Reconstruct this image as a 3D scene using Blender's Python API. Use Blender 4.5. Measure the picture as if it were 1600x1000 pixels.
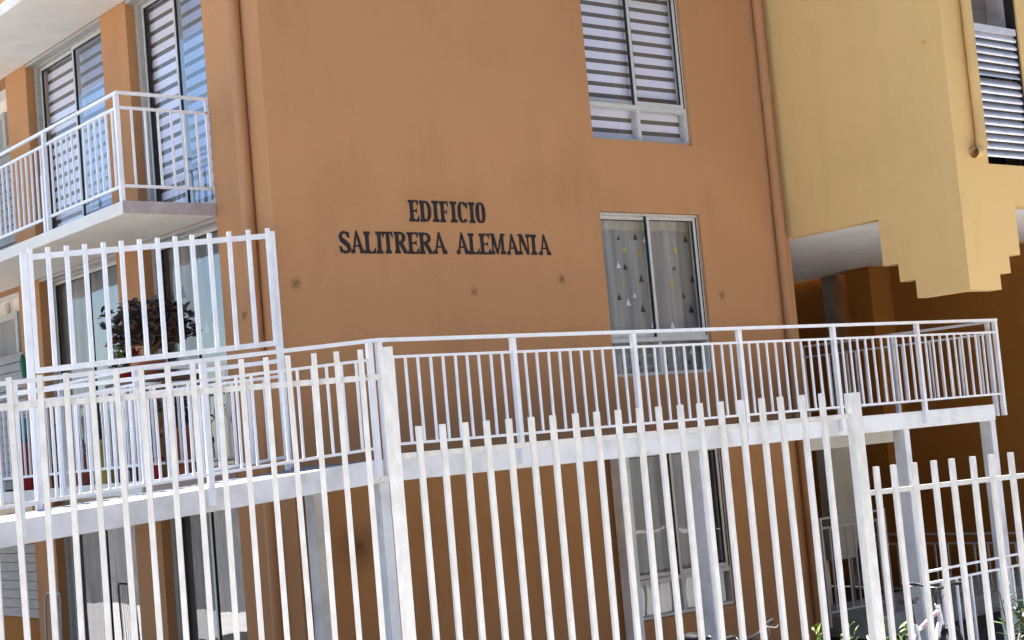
import bpy, bmesh, math, random
from mathutils import Vector, Matrix
random.seed(7)
R = math.radians
scene = bpy.context.scene
for o in list(bpy.data.objects):
    bpy.data.objects.remove(o)

# ------------------------------------------------------------------ camera
CAM = Vector((-6.8395, -11.8213, 2.5387))
YAW, PITCH, ROLL, FPX = .6809, .0788, -.0883, 2438.8
fw = Vector((math.sin(YAW)*math.cos(PITCH), math.cos(YAW)*math.cos(PITCH), math.sin(PITCH)))
rt = Vector((math.cos(YAW), -math.sin(YAW), 0)); upv = rt.cross(fw)
r2 = rt*math.cos(ROLL)+upv*math.sin(ROLL); u2 = -rt*math.sin(ROLL)+upv*math.cos(ROLL)
cd = bpy.data.cameras.new('camera'); cam = bpy.data.objects.new('camera', cd)
scene.collection.objects.link(cam); scene.camera = cam
cd.sensor_width = 36; cd.lens = 36*FPX/1600; cd.clip_start = .05; cd.clip_end = 2000
m = Matrix.Identity(4)
for i in range(3):
    m[i][0] = r2[i]; m[i][1] = u2[i]; m[i][2] = -fw[i]; m[i][3] = CAM[i]
cam.matrix_world = m

# ------------------------------------------------------------------ light
SUN = Vector((.06, .19, .98)).normalized()          # towards the sun: high, from behind the building
w = bpy.data.worlds.new('World'); scene.world = w; w.use_nodes = True
nt = w.node_tree; nt.nodes.clear()
sky = nt.nodes.new('ShaderNodeTexSky'); sky.sky_type = 'NISHITA'; sky.sun_disc = False
sky.sun_elevation = math.asin(SUN.z); sky.sun_rotation = math.atan2(SUN.x, SUN.y)
sky.altitude = 50; sky.air_density = 1.0; sky.dust_density = .6; sky.ozone_density = 1.0
bg = nt.nodes.new('ShaderNodeBackground'); bg.inputs[1].default_value = .085
wo = nt.nodes.new('ShaderNodeOutputWorld')
nt.links.new(sky.outputs[0], bg.inputs[0]); nt.links.new(bg.outputs[0], wo.inputs[0])
sd = bpy.data.lights.new('sun', 'SUN'); sd.energy = 5.0; sd.angle = R(.53); sd.color = (1, .95, .87)
so = bpy.data.objects.new('sun', sd); scene.collection.objects.link(so)
so.rotation_euler = SUN.to_track_quat('Z', 'Y').to_euler(); so.location = (0, 5, 30)
vs = scene.view_settings
vs.view_transform = 'Standard'; vs.look = 'None'; vs.gamma = 1; vs.use_curve_mapping = False; vs.exposure = 2.05

# ------------------------------------------------------------------ helpers
def ray(px, py):
    return fw+r2*((px-800)/FPX)+u2*((500-py)/FPX)
def on(px, py, ax, v):                    # point of pixel ray on the plane  axis=v
    d = ray(px, py); return CAM+d*((v-CAM[ax])/d[ax])
def onv(px, py, p, d):                    # on the vertical plane through p along d
    n = Vector((-d[1], d[0], 0)); q = ray(px, py)
    return CAM+q*((Vector(p)-CAM).dot(n)/q.dot(n))
COL = scene.collection
ORG = {}
def empty(name, loc):
    o = bpy.data.objects.new(name, None); COL.objects.link(o); o.location = loc
    o.empty_display_size = .1; ORG[o.name] = Vector(loc); return o
def tag(o, label, cat, group=None, kind=None):
    if label: o['label'] = label
    if cat: o['category'] = cat
    if group: o['group'] = group
    if kind: o['kind'] = kind
    return o
def thing(name, loc, label, cat, group=None):
    return tag(empty(name, loc), label, cat, group)
def place(o, loc, parent):
    COL.objects.link(o)
    ORG[o.name] = Vector(loc)
    if parent is not None:
        o.parent = parent; o.location = Vector(loc)-ORG[parent.name]
    else:
        o.location = loc
    return o
class MB:
    def __init__(s): s.v = []; s.f = []; s.m = []; s.sm = []
    def add(s, vs, fs, mi=0, smooth=False):
        b = len(s.v); s.v += [Vector(v) for v in vs]
        for f in fs:
            s.f.append([b+i for i in f]); s.m.append(mi); s.sm.append(smooth)
        return s
    def box(s, x0, x1, y0, y1, z0, z1, mi=0):
        vs = [(x, y, z) for x in (x0, x1) for y in (y0, y1) for z in (z0, z1)]
        return s.add(vs, [(0, 1, 3, 2), (4, 6, 7, 5), (0, 4, 5, 1), (2, 3, 7, 6), (0, 2, 6, 4), (1, 5, 7, 3)], mi)
    def bar(s, p0, p1, w, d, up=(0, 0, 1), mi=0):
        p0 = Vector(p0); p1 = Vector(p1); z = (p1-p0).normalized(); u = Vector(up)
        if abs(z.dot(u)) > .99: u = Vector((1, 0, 0))
        x = u.cross(z).normalized(); y = z.cross(x)
        vs = [p+x*(a*w/2)+y*(b*d/2) for p in (p0, p1) for a, b in ((-1, -1), (1, -1), (1, 1), (-1, 1))]
        return s.add(vs, [(3, 2, 1, 0), (4, 5, 6, 7), (0, 1, 5, 4), (1, 2, 6, 5), (2, 3, 7, 6), (3, 0, 4, 7)], mi)
    def tube(s, path, r, n=10, mi=0, cap=True, closed=False):
        path = [Vector(p) for p in path]; N = len(path); rr = r if isinstance(r, (list, tuple)) else [r]*N
        rings = []; prev = None
        for i, p in enumerate(path):
            if closed: t = path[(i+1) % N]-path[i-1]
            else: t = path[min(i+1, N-1)]-path[max(i-1, 0)]
            t.normalize()
            if prev is None:
                a = Vector((0, 0, 1)) if abs(t.z) < .9 else Vector((1, 0, 0))
                x = a.cross(t).normalized()
            else:
                x = (prev-t*prev.dot(t)).normalized()
            prev = x; y = t.cross(x)
            rings.append([p+(x*math.cos(2*math.pi*k/n)+y*math.sin(2*math.pi*k/n))*rr[i] for k in range(n)])
        vs = [q for ring in rings for q in ring]; fs = []
        for i in range(N if closed else N-1):
            a = i*n; b = ((i+1) % N)*n
            for k in range(n): fs.append((a+k, a+(k+1) % n, b+(k+1) % n, b+k))
        s.add(vs, fs, mi, True)
        if cap and not closed:
            s.add(rings[0], [tuple(range(n))[::-1]], mi); s.add(rings[-1], [tuple(range(n))], mi)
        return s
    def prism(s, poly, fn, t0, t1, mi=0):      # 2-D polygon, fn(a,b,t)->xyz
        n = len(poly)
        vs = [fn(a, b, t0) for a, b in poly]+[fn(a, b, t1) for a, b in poly]
        fs = [tuple(range(n))[::-1], tuple(range(n, 2*n))]+[(i, (i+1) % n, n+(i+1) % n, n+i) for i in range(n)]
        return s.add(vs, fs, mi)
    def lathe(s, prof, c, n=20, mi=0):
        c = Vector(c); vs = []; fs = []
        for r, z in prof:
            vs += [c+Vector((r*math.cos(2*math.pi*k/n), r*math.sin(2*math.pi*k/n), z)) for k in range(n)]
        for i in range(len(prof)-1):
            for k in range(n): fs.append((i*n+k, i*n+(k+1) % n, (i+1)*n+(k+1) % n, (i+1)*n+k))
        return s.add(vs, fs, mi, True)
    def mesh(s, name, mats, org=(0, 0, 0)):
        me = bpy.data.meshes.new(name); o = Vector(org)
        me.from_pydata([tuple(v-o) for v in s.v], [], s.f)
        for mt in (mats if isinstance(mats, (list, tuple)) else [mats]): me.materials.append(mt)
        me.polygons.foreach_set('material_index', s.m); me.polygons.foreach_set('use_smooth', s.sm)
        bm = bmesh.new(); bm.from_mesh(me); bmesh.ops.recalc_face_normals(bm, faces=bm.faces); bm.to_mesh(me); bm.free()
        return me
    def build(s, name, mats, parent=None, org=None, bevel=0):
        if org is None: org = ORG[parent.name] if parent is not None else (0, 0, 0)
        o = bpy.data.objects.new(name, s.mesh(name, mats, org)); place(o, org, parent)
        if bevel:
            b = o.modifiers.new('bevel', 'BEVEL'); b.width = bevel; b.segments = 2; b.limit_method = 'ANGLE'; b.harden_normals = False
        return o
CACHE = {}
def vbar(name, p, h, w, d, mt, parent, rz=0, lean=(0, 0)):        # upright square bar, mesh data shared
    k = (round(h, 4), w, d, mt.name)
    if k not in CACHE: CACHE[k] = MB().box(-w/2, w/2, -d/2, d/2, 0, h).mesh(name, mt)
    o = bpy.data.objects.new(name, CACHE[k]); place(o, p, parent); o.rotation_euler = (lean[0], lean[1], rz); return o
def rail(name, p0, p1, w, d, mt, parent):
    return MB().bar(p0, p1, w, d).build(name, mt, parent, org=p0)

# ------------------------------------------------------------------ materials
def newmat(name):
    mt = bpy.data.materials.new(name); mt.use_nodes = True; n = mt.node_tree.nodes; n.clear()
    out = n.new('ShaderNodeOutputMaterial'); b = n.new('ShaderNodeBsdfPrincipled')
    mt.node_tree.links.new(b.outputs[0], out.inputs[0]); return mt, mt.node_tree, b
def nd(t, typ, **kw):
    n = t.nodes.new(typ)
    for k, v in kw.items():
        if k.startswith('i'): n.inputs[int(k[1:])].default_value = v
        else: setattr(n, k, v)
    return n
def surf(name, c1, c2, scale=3, rough=.8, bump=0, bscale=200, detail=6, streak=None, spots=None, spotcol=(.2, .18, .16), metal=0, obj=False, spec=.3, lo=.35, hi=.65):
    mt, t, b = newmat(name); L = t.links.new
    geo = nd(t, 'ShaderNodeTexCoord') if obj else nd(t, 'ShaderNodeNewGeometry'); co = geo.outputs['Object'] if obj else geo.outputs['Position']
    vec = co
    if obj:
        oi = nd(t, 'ShaderNodeObjectInfo'); ad = nd(t, 'ShaderNodeVectorMath', operation='ADD'); sc = nd(t, 'ShaderNodeMath', operation='MULTIPLY', i1=37.0)
        L(oi.outputs['Random'], sc.inputs[0]); L(co, ad.inputs[0]); L(sc.outputs[0], ad.inputs[1]); vec = ad.outputs[0]
    nz = nd(t, 'ShaderNodeTexNoise'); nz.inputs['Scale'].default_value = scale; nz.inputs['Detail'].default_value = detail
    if streak:
        mp = nd(t, 'ShaderNodeMapping'); mp.inputs['Scale'].default_value = streak; L(vec, mp.inputs[0]); L(mp.outputs[0], nz.inputs['Vector'])
    else: L(vec, nz.inputs['Vector'])
    rp = nd(t, 'ShaderNodeValToRGB'); rp.color_ramp.elements[0].position = lo; rp.color_ramp.elements[1].position = hi
    rp.color_ramp.elements[0].color = (*c1, 1); rp.color_ramp.elements[1].color = (*c2, 1)
    L(nz.outputs['Fac'], rp.inputs[0]); col = rp.outputs[0]
    if spots:                                # small chips and rust specks
        n2 = nd(t, 'ShaderNodeTexNoise'); n2.inputs['Scale'].default_value = spots[0]; n2.inputs['Detail'].default_value = 3; L(vec, n2.inputs['Vector'])
        r3 = nd(t, 'ShaderNodeValToRGB'); r3.color_ramp.elements[0].position = spots[1]; r3.color_ramp.elements[1].position = spots[1]+.03
        r3.color_ramp.elements[0].color = (0, 0, 0, 1); r3.color_ramp.elements[1].color = (1, 1, 1, 1); L(n2.outputs['Fac'], r3.inputs[0])
        mx = nd(t, 'ShaderNodeMix', data_type='RGBA'); L(r3.outputs[0], mx.inputs[0]); L(col, mx.inputs[6]); mx.inputs[7].default_value = (*spotcol, 1); col = mx.outputs[2]
    L(col, b.inputs['Base Color']); b.inputs['Roughness'].default_value = rough; b.inputs['Metallic'].default_value = metal
    b.inputs['Specular IOR Level'].default_value = spec
    if bump:
        n3 = nd(t, 'ShaderNodeTexNoise'); n3.inputs['Scale'].default_value = bscale; n3.inputs['Detail'].default_value = 4; L(vec, n3.inputs['Vector'])
        bp = nd(t, 'ShaderNodeBump'); bp.inputs['Strength'].default_value = bump; bp.inputs['Distance'].default_value = .004
        L(n3.outputs['Fac'], bp.inputs['Height']); L(bp.outputs[0], b.inputs['Normal'])
    return mt
def stucco(name, c, var=.08, stains=(), bump=.5):
    mt, t, b = newmat(name); L = t.links.new
    g = nd(t, 'ShaderNodeNewGeometry'); P = g.outputs['Position']
    n1 = nd(t, 'ShaderNodeTexNoise'); n1.inputs['Scale'].default_value = .9; n1.inputs['Detail'].default_value = 5; L(P, n1.inputs['Vector'])
    n2 = nd(t, 'ShaderNodeTexNoise'); n2.inputs['Scale'].default_value = 45; n2.inputs['Detail'].default_value = 5; L(P, n2.inputs['Vector'])
    mp = nd(t, 'ShaderNodeMapping'); mp.inputs['Scale'].default_value = (5, 5, .5); L(P, mp.inputs[0])
    n4 = nd(t, 'ShaderNodeTexNoise'); n4.inputs['Scale'].default_value = 1; n4.inputs['Detail'].default_value = 4; L(mp.outputs[0], n4.inputs['Vector'])
    a = nd(t, 'ShaderNodeMath', operation='MULTIPLY_ADD', i1=.5); L(n2.outputs['Fac'], a.inputs[0]); L(n1.outputs['Fac'], a.inputs[2])
    a2 = nd(t, 'ShaderNodeMath', operation='MULTIPLY_ADD', i1=.5); L(n4.outputs['Fac'], a2.inputs[0]); L(a.outputs[0], a2.inputs[2])
    rp = nd(t, 'ShaderNodeValToRGB'); rp.color_ramp.elements[0].position = .75; rp.color_ramp.elements[1].position = 1.0
    rp.color_ramp.elements[0].color = (*[x*(1-var) for x in c], 1); rp.color_ramp.elements[1].color = (*[min(1, x*(1+var)) for x in c], 1)
    L(a2.outputs[0], rp.inputs[0]); col = rp.outputs[0]
    # sparse dark specks
    n5 = nd(t, 'ShaderNodeTexNoise'); n5.inputs['Scale'].default_value = 22; n5.inputs['Detail'].default_value = 2; L(P, n5.inputs['Vector'])
    r5 = nd(t, 'ShaderNodeValToRGB'); r5.color_ramp.elements[0].position = .735; r5.color_ramp.elements[1].position = .78
    r5.color_ramp.elements[0].color = (0, 0, 0, 1); r5.color_ramp.elements[1].color = (.6, .6, .6, 1); L(n5.outputs['Fac'], r5.inputs[0])
    mx = nd(t, 'ShaderNodeMix', data_type='RGBA'); L(r5.outputs[0], mx.inputs[0]); L(col, mx.inputs[6]); mx.inputs[7].default_value = (c[0]*.5, c[1]*.5, c[2]*.5, 1); col = mx.outputs[2]
    if stains:
        nz = nd(t, 'ShaderNodeTexNoise'); nz.inputs['Scale'].default_value = 26; nz.inputs['Detail'].default_value = 5; L(P, nz.inputs['Vector'])
        sub = nd(t, 'ShaderNodeVectorMath', operation='MULTIPLY_ADD'); sub.inputs[1].default_value = (.1, .1, .1); L(nz.outputs['Color'], sub.inputs[0]); L(P, sub.inputs[2])
        acc = None
        for (x, y, z, r) in stains:
            dn = nd(t, 'ShaderNodeVectorMath', operation='DISTANCE'); L(sub.outputs[0], dn.inputs[0]); dn.inputs[1].default_value = (x+.05, y+.05, z+.05)
            mr = nd(t, 'ShaderNodeMapRange'); mr.inputs[1].default_value = .008; mr.inputs[2].default_value = r; mr.inputs[3].default_value = .8; mr.inputs[4].default_value = 0
            L(dn.outputs['Value'], mr.inputs[0])
            if acc is None: acc = mr.outputs[0]
            else:
                mm = nd(t, 'ShaderNodeMath', operation='MAXIMUM'); L(acc, mm.inputs[0]); L(mr.outputs[0], mm.inputs[1]); acc = mm.outputs[0]
        pw = nd(t, 'ShaderNodeMath', operation='POWER', i1=1.7); L(acc, pw.inputs[0])
        mx2 = nd(t, 'ShaderNodeMix', data_type='RGBA'); L(pw.outputs[0], mx2.inputs[0]); L(col, mx2.inputs[6]); mx2.inputs[7].default_value = (.05, .03, .02, 1); col = mx2.outputs[2]
    L(col, b.inputs['Base Color']); b.inputs['Roughness'].default_value = .9; b.inputs['Specular IOR Level'].default_value = .15
    n3 = nd(t, 'ShaderNodeTexNoise'); n3.inputs['Scale'].default_value = 110; n3.inputs['Detail'].default_value = 5; L(P, n3.inputs['Vector'])
    n6 = nd(t, 'ShaderNodeTexNoise'); n6.inputs['Scale'].default_value = 4; n6.inputs['Detail'].default_value = 3; L(P, n6.inputs['Vector'])
    bp0 = nd(t, 'ShaderNodeBump'); bp0.inputs['Strength'].default_value = .25; bp0.inputs['Distance'].default_value = .02; L(n6.outputs['Fac'], bp0.inputs['Height'])
    bp = nd(t, 'ShaderNodeBump'); bp.inputs['Strength'].default_value = bump; bp.inputs['Distance'].default_value = .003
    L(n3.outputs['Fac'], bp.inputs['Height']); L(bp0.outputs[0], bp.inputs['Normal']); L(bp.outputs[0], b.inputs['Normal'])
    return mt
def plain(name, c, rough=.6, metal=0, spec=.4):
    mt, t, b = newmat(name); b.inputs['Base Color'].default_value = (*c, 1); b.inputs['Roughness'].default_value = rough
    b.inputs['Metallic'].default_value = metal; b.inputs['Specular IOR Level'].default_value = spec
    return mt
def glassmat(name, tint=(.95, .965, .965), f0=.075):
    mt = bpy.data.materials.new(name); mt.use_nodes = True; t = mt.node_tree; t.nodes.clear(); L = t.links.new
    out = nd(t, 'ShaderNodeOutputMaterial'); tr = nd(t, 'ShaderNodeBsdfTransparent'); gl = nd(t, 'ShaderNodeBsdfGlossy'); mx = nd(t, 'ShaderNodeMixShader')
    tr.inputs[0].default_value = (*tint, 1); gl.inputs['Roughness'].default_value = .015
    g = nd(t, 'ShaderNodeNewGeometry'); nz = nd(t, 'ShaderNodeTexNoise'); nz.inputs['Scale'].default_value = 1.5; L(g.outputs['Position'], nz.inputs['Vector'])
    bp = nd(t, 'ShaderNodeBump'); bp.inputs['Strength'].default_value = .06; bp.inputs['Distance'].default_value = .05; L(nz.outputs['Fac'], bp.inputs['Height']); L(bp.outputs[0], gl.inputs['Normal'])
    lw = nd(t, 'ShaderNodeLayerWeight'); lw.inputs[0].default_value = .5                  # Schlick reflectance, same from both sides
    pw = nd(t, 'ShaderNodeMath', operation='POWER', i1=5.0); L(lw.outputs['Facing'], pw.inputs[0])
    fr = nd(t, 'ShaderNodeMath', operation='MULTIPLY_ADD', i1=.92, i2=f0); L(pw.outputs[0], fr.inputs[0])
    L(fr.outputs[0], mx.inputs[0]); L(tr.outputs[0], mx.inputs[1]); L(gl.outputs[0], mx.inputs[2]); L(mx.outputs[0], out.inputs[0])
    return mt
ORANGE = (.445, .228, .105)
ST = [(on(462, 443, 1, 0), .085), (on(741, 456, 1, 0), .07), (on(878, 436, 1, 0), .07), (on(1128, 461, 1, 0), .075), (on(382, 492, 0, .15), .075), (on(560, 855, 1, 0), .34)]
M = {}
M['orange'] = stucco('orange_stucco', ORANGE, .07, [(p.x, p.y, p.z, r) for p, r in ST])
M['brown'] = stucco('shaded_orange_stucco', (.33, .135, .028), .06)  # orange paint with the shade under the tower put into its colour
M['yellow'] = stucco('yellow_stucco', (.68, .455, .19), .035, bump=.7)
M['pipe'] = surf('orange_pipe', (.40, .20, .09), (.45, .228, .104), 2, .6, streak=(6, 6, .6))
M['ypipe'] = surf('yellow_pipe', (.60, .40, .165), (.68, .46, .19), 2, .6)
M['white'] = surf('white_paint', (.78, .78, .80), (.87, .87, .89), 7, .45, spots=(60, .74), spotcol=(.3, .25, .2), obj=True, bump=.08, bscale=60)
M['fence'] = surf('weathered_white_paint', (.47, .455, .43), (.55, .54, .52), 7, .55, spots=(45, .725), spotcol=(.24, .2, .16), streak=(4, 4, 1.5), obj=True, bump=.15, bscale=90)
M['fascia'] = surf('white_render', (.62, .61, .60), (.82, .82, .83), 3.5, .75, bump=.2, bscale=25, spots=(14, .735), spotcol=(.42, .38, .34), lo=.3, hi=.55)
M['cream'] = surf('cream_render', (.74, .70, .63), (.81, .77, .70), 3, .85, bump=.25, bscale=60)
M['edge'] = surf('bare_slab_edge', (.40, .35, .34), (.50, .44, .43), 8, .9, bump=.4, bscale=50)
M['soffit'] = surf('white_soffit', (.76, .73, .69), (.83, .80, .76), 2, .9, bump=.3, bscale=80)
M['beige'] = surf('beige_render', (.42, .39, .33), (.50, .47, .40), 3, .9, bump=.3, bscale=40)
M['floor'] = surf('grey_floor_paint', (.13, .14, .16), (.17, .18, .20), 5, .6)
M['alu'] = surf('aluminium_frame', (.34, .34, .325), (.42, .42, .40), 20, .45, spec=.5)
M['aluw'] = surf('pale_aluminium_sash', (.52, .52, .49), (.60, .60, .57), 20, .45, spec=.5)
M['gap_strip'] = plain('black_gap_strip', (.02, .02, .02), .6)
M['glass'] = glassmat('window_glass')
M['blueglass'] = glassmat('blue_tinted_glass', (.62, .74, .88), .2)  # blue tinted glass with a higher base reflectance
M['band'] = surf('sky_tinted_blind_fabric', (.76, .75, .90), (.81, .80, .95), 90, .8)  # white fabric, blue of the reflected sky put into its colour
M['sheer'] = surf('grey_blind_mesh', (.13, .12, .115), (.17, .155, .15), 90, .9)
M['curtain'] = surf('sheer_curtain', (.24, .235, .23), (.37, .36, .35), 2, .9, streak=(5, 5, .3))
M['curtainw'] = surf('white_curtain', (.38, .385, .39), (.50, .505, .50), 2, .9, streak=(5, 5, .3))
M['header'] = surf('cream_curtain_header', (.42, .40, .35), (.52, .50, .44), 3, .9, streak=(6, 6, .3))
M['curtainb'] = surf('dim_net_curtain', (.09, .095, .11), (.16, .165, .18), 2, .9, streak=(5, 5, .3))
M['black'] = plain('black_print', (.03, .03, .035), .8)
M['wprint'] = plain('white_print', (.75, .75, .73), .8)
M['yprint'] = plain('mustard_print', (.55, .42, .06), .8)
M['letter'] = surf('black_letter_paint', (.012, .010, .012), (.03, .024, .026), 30, .7)
M['slat'] = surf('grey_plastic_siding', (.24, .23, .22), (.30, .285, .27), 4, .6, streak=(1, 1, 6))
M['louvre'] = surf('silver_louvre', (.58, .57, .60), (.70, .69, .72), 10, .35, metal=.25)
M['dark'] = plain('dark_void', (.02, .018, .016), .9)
M['greywall'] = surf('grey_door_paint', (.22, .22, .21), (.27, .27, .25), 4, .6)
M['shaderail'] = surf('shaded_white_rail', (.34, .33, .32), (.42, .41, .40), 8, .5)  # white rails greyed in colour to stand for the porch shade
M['greyframe'] = surf('grey_concrete_post', (.30, .31, .30), (.38, .39, .38), 6, .8)
M['pave'] = surf('sunlit_concrete_paving', (.55, .545, .55), (.64, .635, .64), 1.2, .9, bump=.3, bscale=30)
M['hill'] = surf('darkened_slope', (.02, .018, .014), (.05, .043, .034), .6, .95, bump=1, bscale=3, spots=(1.5, .64), spotcol=(.09, .075, .06))  # slope tone lowered so that little light bounces back
M['asphalt'] = surf('asphalt', (.045, .045, .047), (.07, .07, .072), 3, .9, bump=.5, bscale=80)
M['earth'] = surf('dark_earth', (.022, .02, .016), (.045, .04, .032), 2, .95, bump=.5, bscale=20)
M['wallbase'] = surf('rendered_base_wall', (.12, .115, .105), (.17, .16, .15), 2, .9, bump=.3, bscale=40)
M['tyre'] = plain('black_rubber', (.015, .015, .016), .7)
M['blackmetal'] = plain('black_metal', (.02, .02, .022), .3, spec=.6)
M['chrome'] = plain('bright_metal', (.7, .7, .72), .2, 1)
M['bikewhite'] = plain('white_frame_paint', (.75, .75, .77), .25)
M['pink'] = plain('magenta_paint', (.35, .02, .12), .3)
M['bluebike'] = plain('dark_frame_paint', (.04, .04, .06), .3)
def leafmat(name, a, b):
    mt, t, p = newmat(name); L = t.links.new
    g = nd(t, 'ShaderNodeNewGeometry'); rp = nd(t, 'ShaderNodeValToRGB'); rp.color_ramp.elements[0].color = (*a, 1); rp.color_ramp.elements[1].color = (*b, 1)
    L(g.outputs['Random Per Island'], rp.inputs[0]); L(rp.outputs[0], p.inputs['Base Color']); p.inputs['Roughness'].default_value = .45
    return mt
M['leaf'] = leafmat('green_leaf', (.05, .10, .015), (.14, .24, .03))
M['leafd'] = leafmat('dark_oleander_leaf', (.02, .05, .015), (.05, .10, .03))
M['jade'] = leafmat('dark_succulent_leaf', (.035, .045, .03), (.09, .035, .03))
M['redleaf'] = leafmat('red_flower', (.35, .01, .015), (.5, .03, .03))
M['bronzeleaf'] = leafmat('bronze_leaf', (.12, .02, .02), (.05, .08, .02))
M['stem'] = plain('brown_stem', (.10, .065, .04), .8)
M['soil'] = plain('dark_soil', (.03, .022, .015), .95)
def pot(name, c): return surf(name, tuple(x*.85 for x in c), c, 8, .5, obj=True)
M['terracotta'] = pot('terracotta', (.35, .11, .06)); M['redpot'] = pot('red_plastic', (.38, .015, .02)); M['yellowpot'] = pot('mustard_plastic', (.42, .34, .06))
M['greenpot'] = pot('green_plastic', (.03, .20, .09)); M['tealpot'] = pot('teal_plastic', (.02, .22, .28)); M['bluepot'] = pot('dark_blue_plastic', (.03, .05, .14)); M['brownpot'] = pot('dark_brown_wood', (.10, .04, .03))

# ------------------------------------------------------------------ wall with holes
def wall(mb, fn, a0, a1, z0, z1, holes, th, mi=0):
    """fn(a,z,t): t=0 outer face, t=th inner face"""
    A = sorted({a0, a1, *[h[0] for h in holes], *[h[1] for h in holes]}); Z = sorted({z0, z1, *[h[2] for h in holes], *[h[3] for h in holes]})
    def solid(i, j):
        if i < 0 or j < 0 or i >= len(A)-1 or j >= len(Z)-1: return False
        ca = (A[i]+A[i+1])/2; cz = (Z[j]+Z[j+1])/2
        return not any(h[0] < ca < h[1] and h[2] < cz < h[3] for h in holes)
    for i in range(len(A)-1):
        for j in range(len(Z)-1):
            if not solid(i, j): continue
            a, b, c, d = A[i], A[i+1], Z[j], Z[j+1]
            mb.add([fn(a, c, 0), fn(b, c, 0), fn(b, d, 0), fn(a, d, 0)], [(0, 1, 2, 3)], mi)
            mb.add([fn(a, c, th), fn(a, d, th), fn(b, d, th), fn(b, c, th)], [(0, 1, 2, 3)], mi)
            for (ni, nj, p, q) in ((i-1, j, (a, c), (a, d)), (i+1, j, (b, c), (b, d)), (i, j-1, (a, c), (b, c)), (i, j+1, (a, d), (b, d))):
                if not solid(ni, nj):
                    mb.add([fn(*p, 0), fn(*q, 0), fn(*q, th), fn(*p, th)], [(0, 1, 2, 3)], mi)
    return mb

# ================================================================== SETTING
def gz(x, y):
    s = max(-.25, min(1.05, .34-.105*x)); k = max(0, min(1, (-4.1-y)/1.0)); k = k*k*(3-2*k)
    c = -max(0, min(.2, (x-2)*.1)) if y < -1.6 else 0
    return c*(1-k)+s*k
xs = [-400, -120, -50, -25, -15]+[i*.5-10 for i in range(0, 45)]+[14, 16, 20, 30, 60, 150, 400]
ys = [-400, -120, -50, -25, -16, -12, -9, -7.5, -6.5, -6, -5.6, -5.2, -5, -4.8, -4.6, -4.4, -4.2, -4, -3.6, -3, -2.4, -2, -1.6, -1.5, -1, 0, 3, 6, 10, 20, 50, 150, 400]
mb = MB(); mb.add([(x, y, gz(x, y)) for y in ys for x in xs], [(j*len(xs)+i, j*len(xs)+i+1, (j+1)*len(xs)+i+1, (j+1)*len(xs)+i) for j in range(len(ys)-1) for i in range(len(xs)-1)])
mb.sm = [True]*len(mb.f)
tag(mb.build('ground', M['pave']), 'pale concrete paving of the sloping street', None, kind='structure')
cx = [x for x in xs if -15 <= x <= 16]; cy = [y for y in ys if -4.6 <= y <= 10]
mb = MB(); mb.add([(x, y, gz(x, y)+.004) for y in cy for x in cx], [(j*len(cx)+i, j*len(cx)+i+1, (j+1)*len(cx)+i+1, (j+1)*len(cx)+i) for j in range(len(cy)-1) for i in range(len(cx)-1)])
tag(mb.build('courtyard', M['earth']), 'dark bare courtyard ground behind the fence', None, kind='structure')

ry = [-19.2, -16, -12, -9.4]; mb = MB()
mb.add([(x, y, gz(x, y)+.004) for y in ry for x in xs], [(j*len(xs)+i, j*len(xs)+i+1, (j+1)*len(xs)+i+1, (j+1)*len(xs)+i) for j in range(len(ry)-1) for i in range(len(xs)-1)])
tag(mb.build('road', M['asphalt']), 'dark asphalt road in front of the building', None, kind='structure')
mb = MB()
for a_, b_ in zip(xs[:-1], xs[1:]):
    za, zb = gz(a_, -9.3), gz(b_, -9.3); mb.add([(a_, -9.4, za), (b_, -9.4, zb), (b_, -9.4, zb+.12), (a_, -9.4, za+.12), (a_, -9.25, za), (b_, -9.25, zb), (b_, -9.25, zb+.12), (a_, -9.25, za+.12)], [(0, 1, 2, 3), (3, 2, 6, 7), (5, 4, 7, 6)])
tag(mb.build('kerb', M['pave']), 'concrete kerb between pavement and road', None, kind='structure')
hr = random.Random(4); hx = [-260+20*i for i in range(27)]; hy = [-19, -22, -26, -31, -37, -45, -56, -75, -110]; hh = [0, 3.2, 8.5, 15, 22, 29, 37, 45, 52]  # unseen slope, steepened and darkened to keep low light off the walls
mb = MB(); mb.add([(x+hr.uniform(-5, 5), y-.0006*x*x*.2+hr.uniform(-1.2, 1.2), (h_-.3 if h_ == 0 else h_*hr.uniform(.85, 1.15))) for y, h_ in zip(hy, hh) for x in hx], [(j*27+i, j*27+i+1, (j+1)*27+i+1, (j+1)*27+i) for j in range(8) for i in range(26)])
tag(mb.build('hillside', M['hill']), 'unseen hillside across the street, raised and darkened to cut low light', None, kind='structure')
FL = [0.0, 2.5, 5.0, 7.5]
XL = .15                                        # plane of the building's left side
HT = 10.35
# ================================================================== ORANGE APARTMENT BUILDING
bld = thing('apartment_building', (3.5, 4.5, 0), 'orange stucco apartment building with painted name on its facade', 'building')
WX0, WX1 = 4.03, 5.50
holes = [(WX0, WX1, f+.62, f+2.35) for f in FL]
mb = wall(MB(), lambda a, z, t: (a, t, z), XL, 6.93, -.3, HT, holes, .18)
mb.build('facade_wall', M['orange'], bld)
WIN = [(1.02, 2.62), (3.23, 5.30)]              # side openings along y, floor to ceiling
LOG = (5.92, 9.2)
holes = [(a, b, f+.0, f+2.38) for f in FL for a, b in WIN+[LOG]]
mb = wall(MB(), lambda a, z, t: (XL+t, a, z), .18, 10, -.3, HT, holes, .2)
mb.build('side_wall', M['orange'], bld)
mb = MB().box(6.78, 6.93, .18, 9.8, -.3, HT); mb.build('stairwell_wall', M['brown'], bld)
mb = MB().box(XL, 6.93, 9.8, 10, -.3, HT); mb.build('rear_wall', M['orange'], bld)
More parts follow.
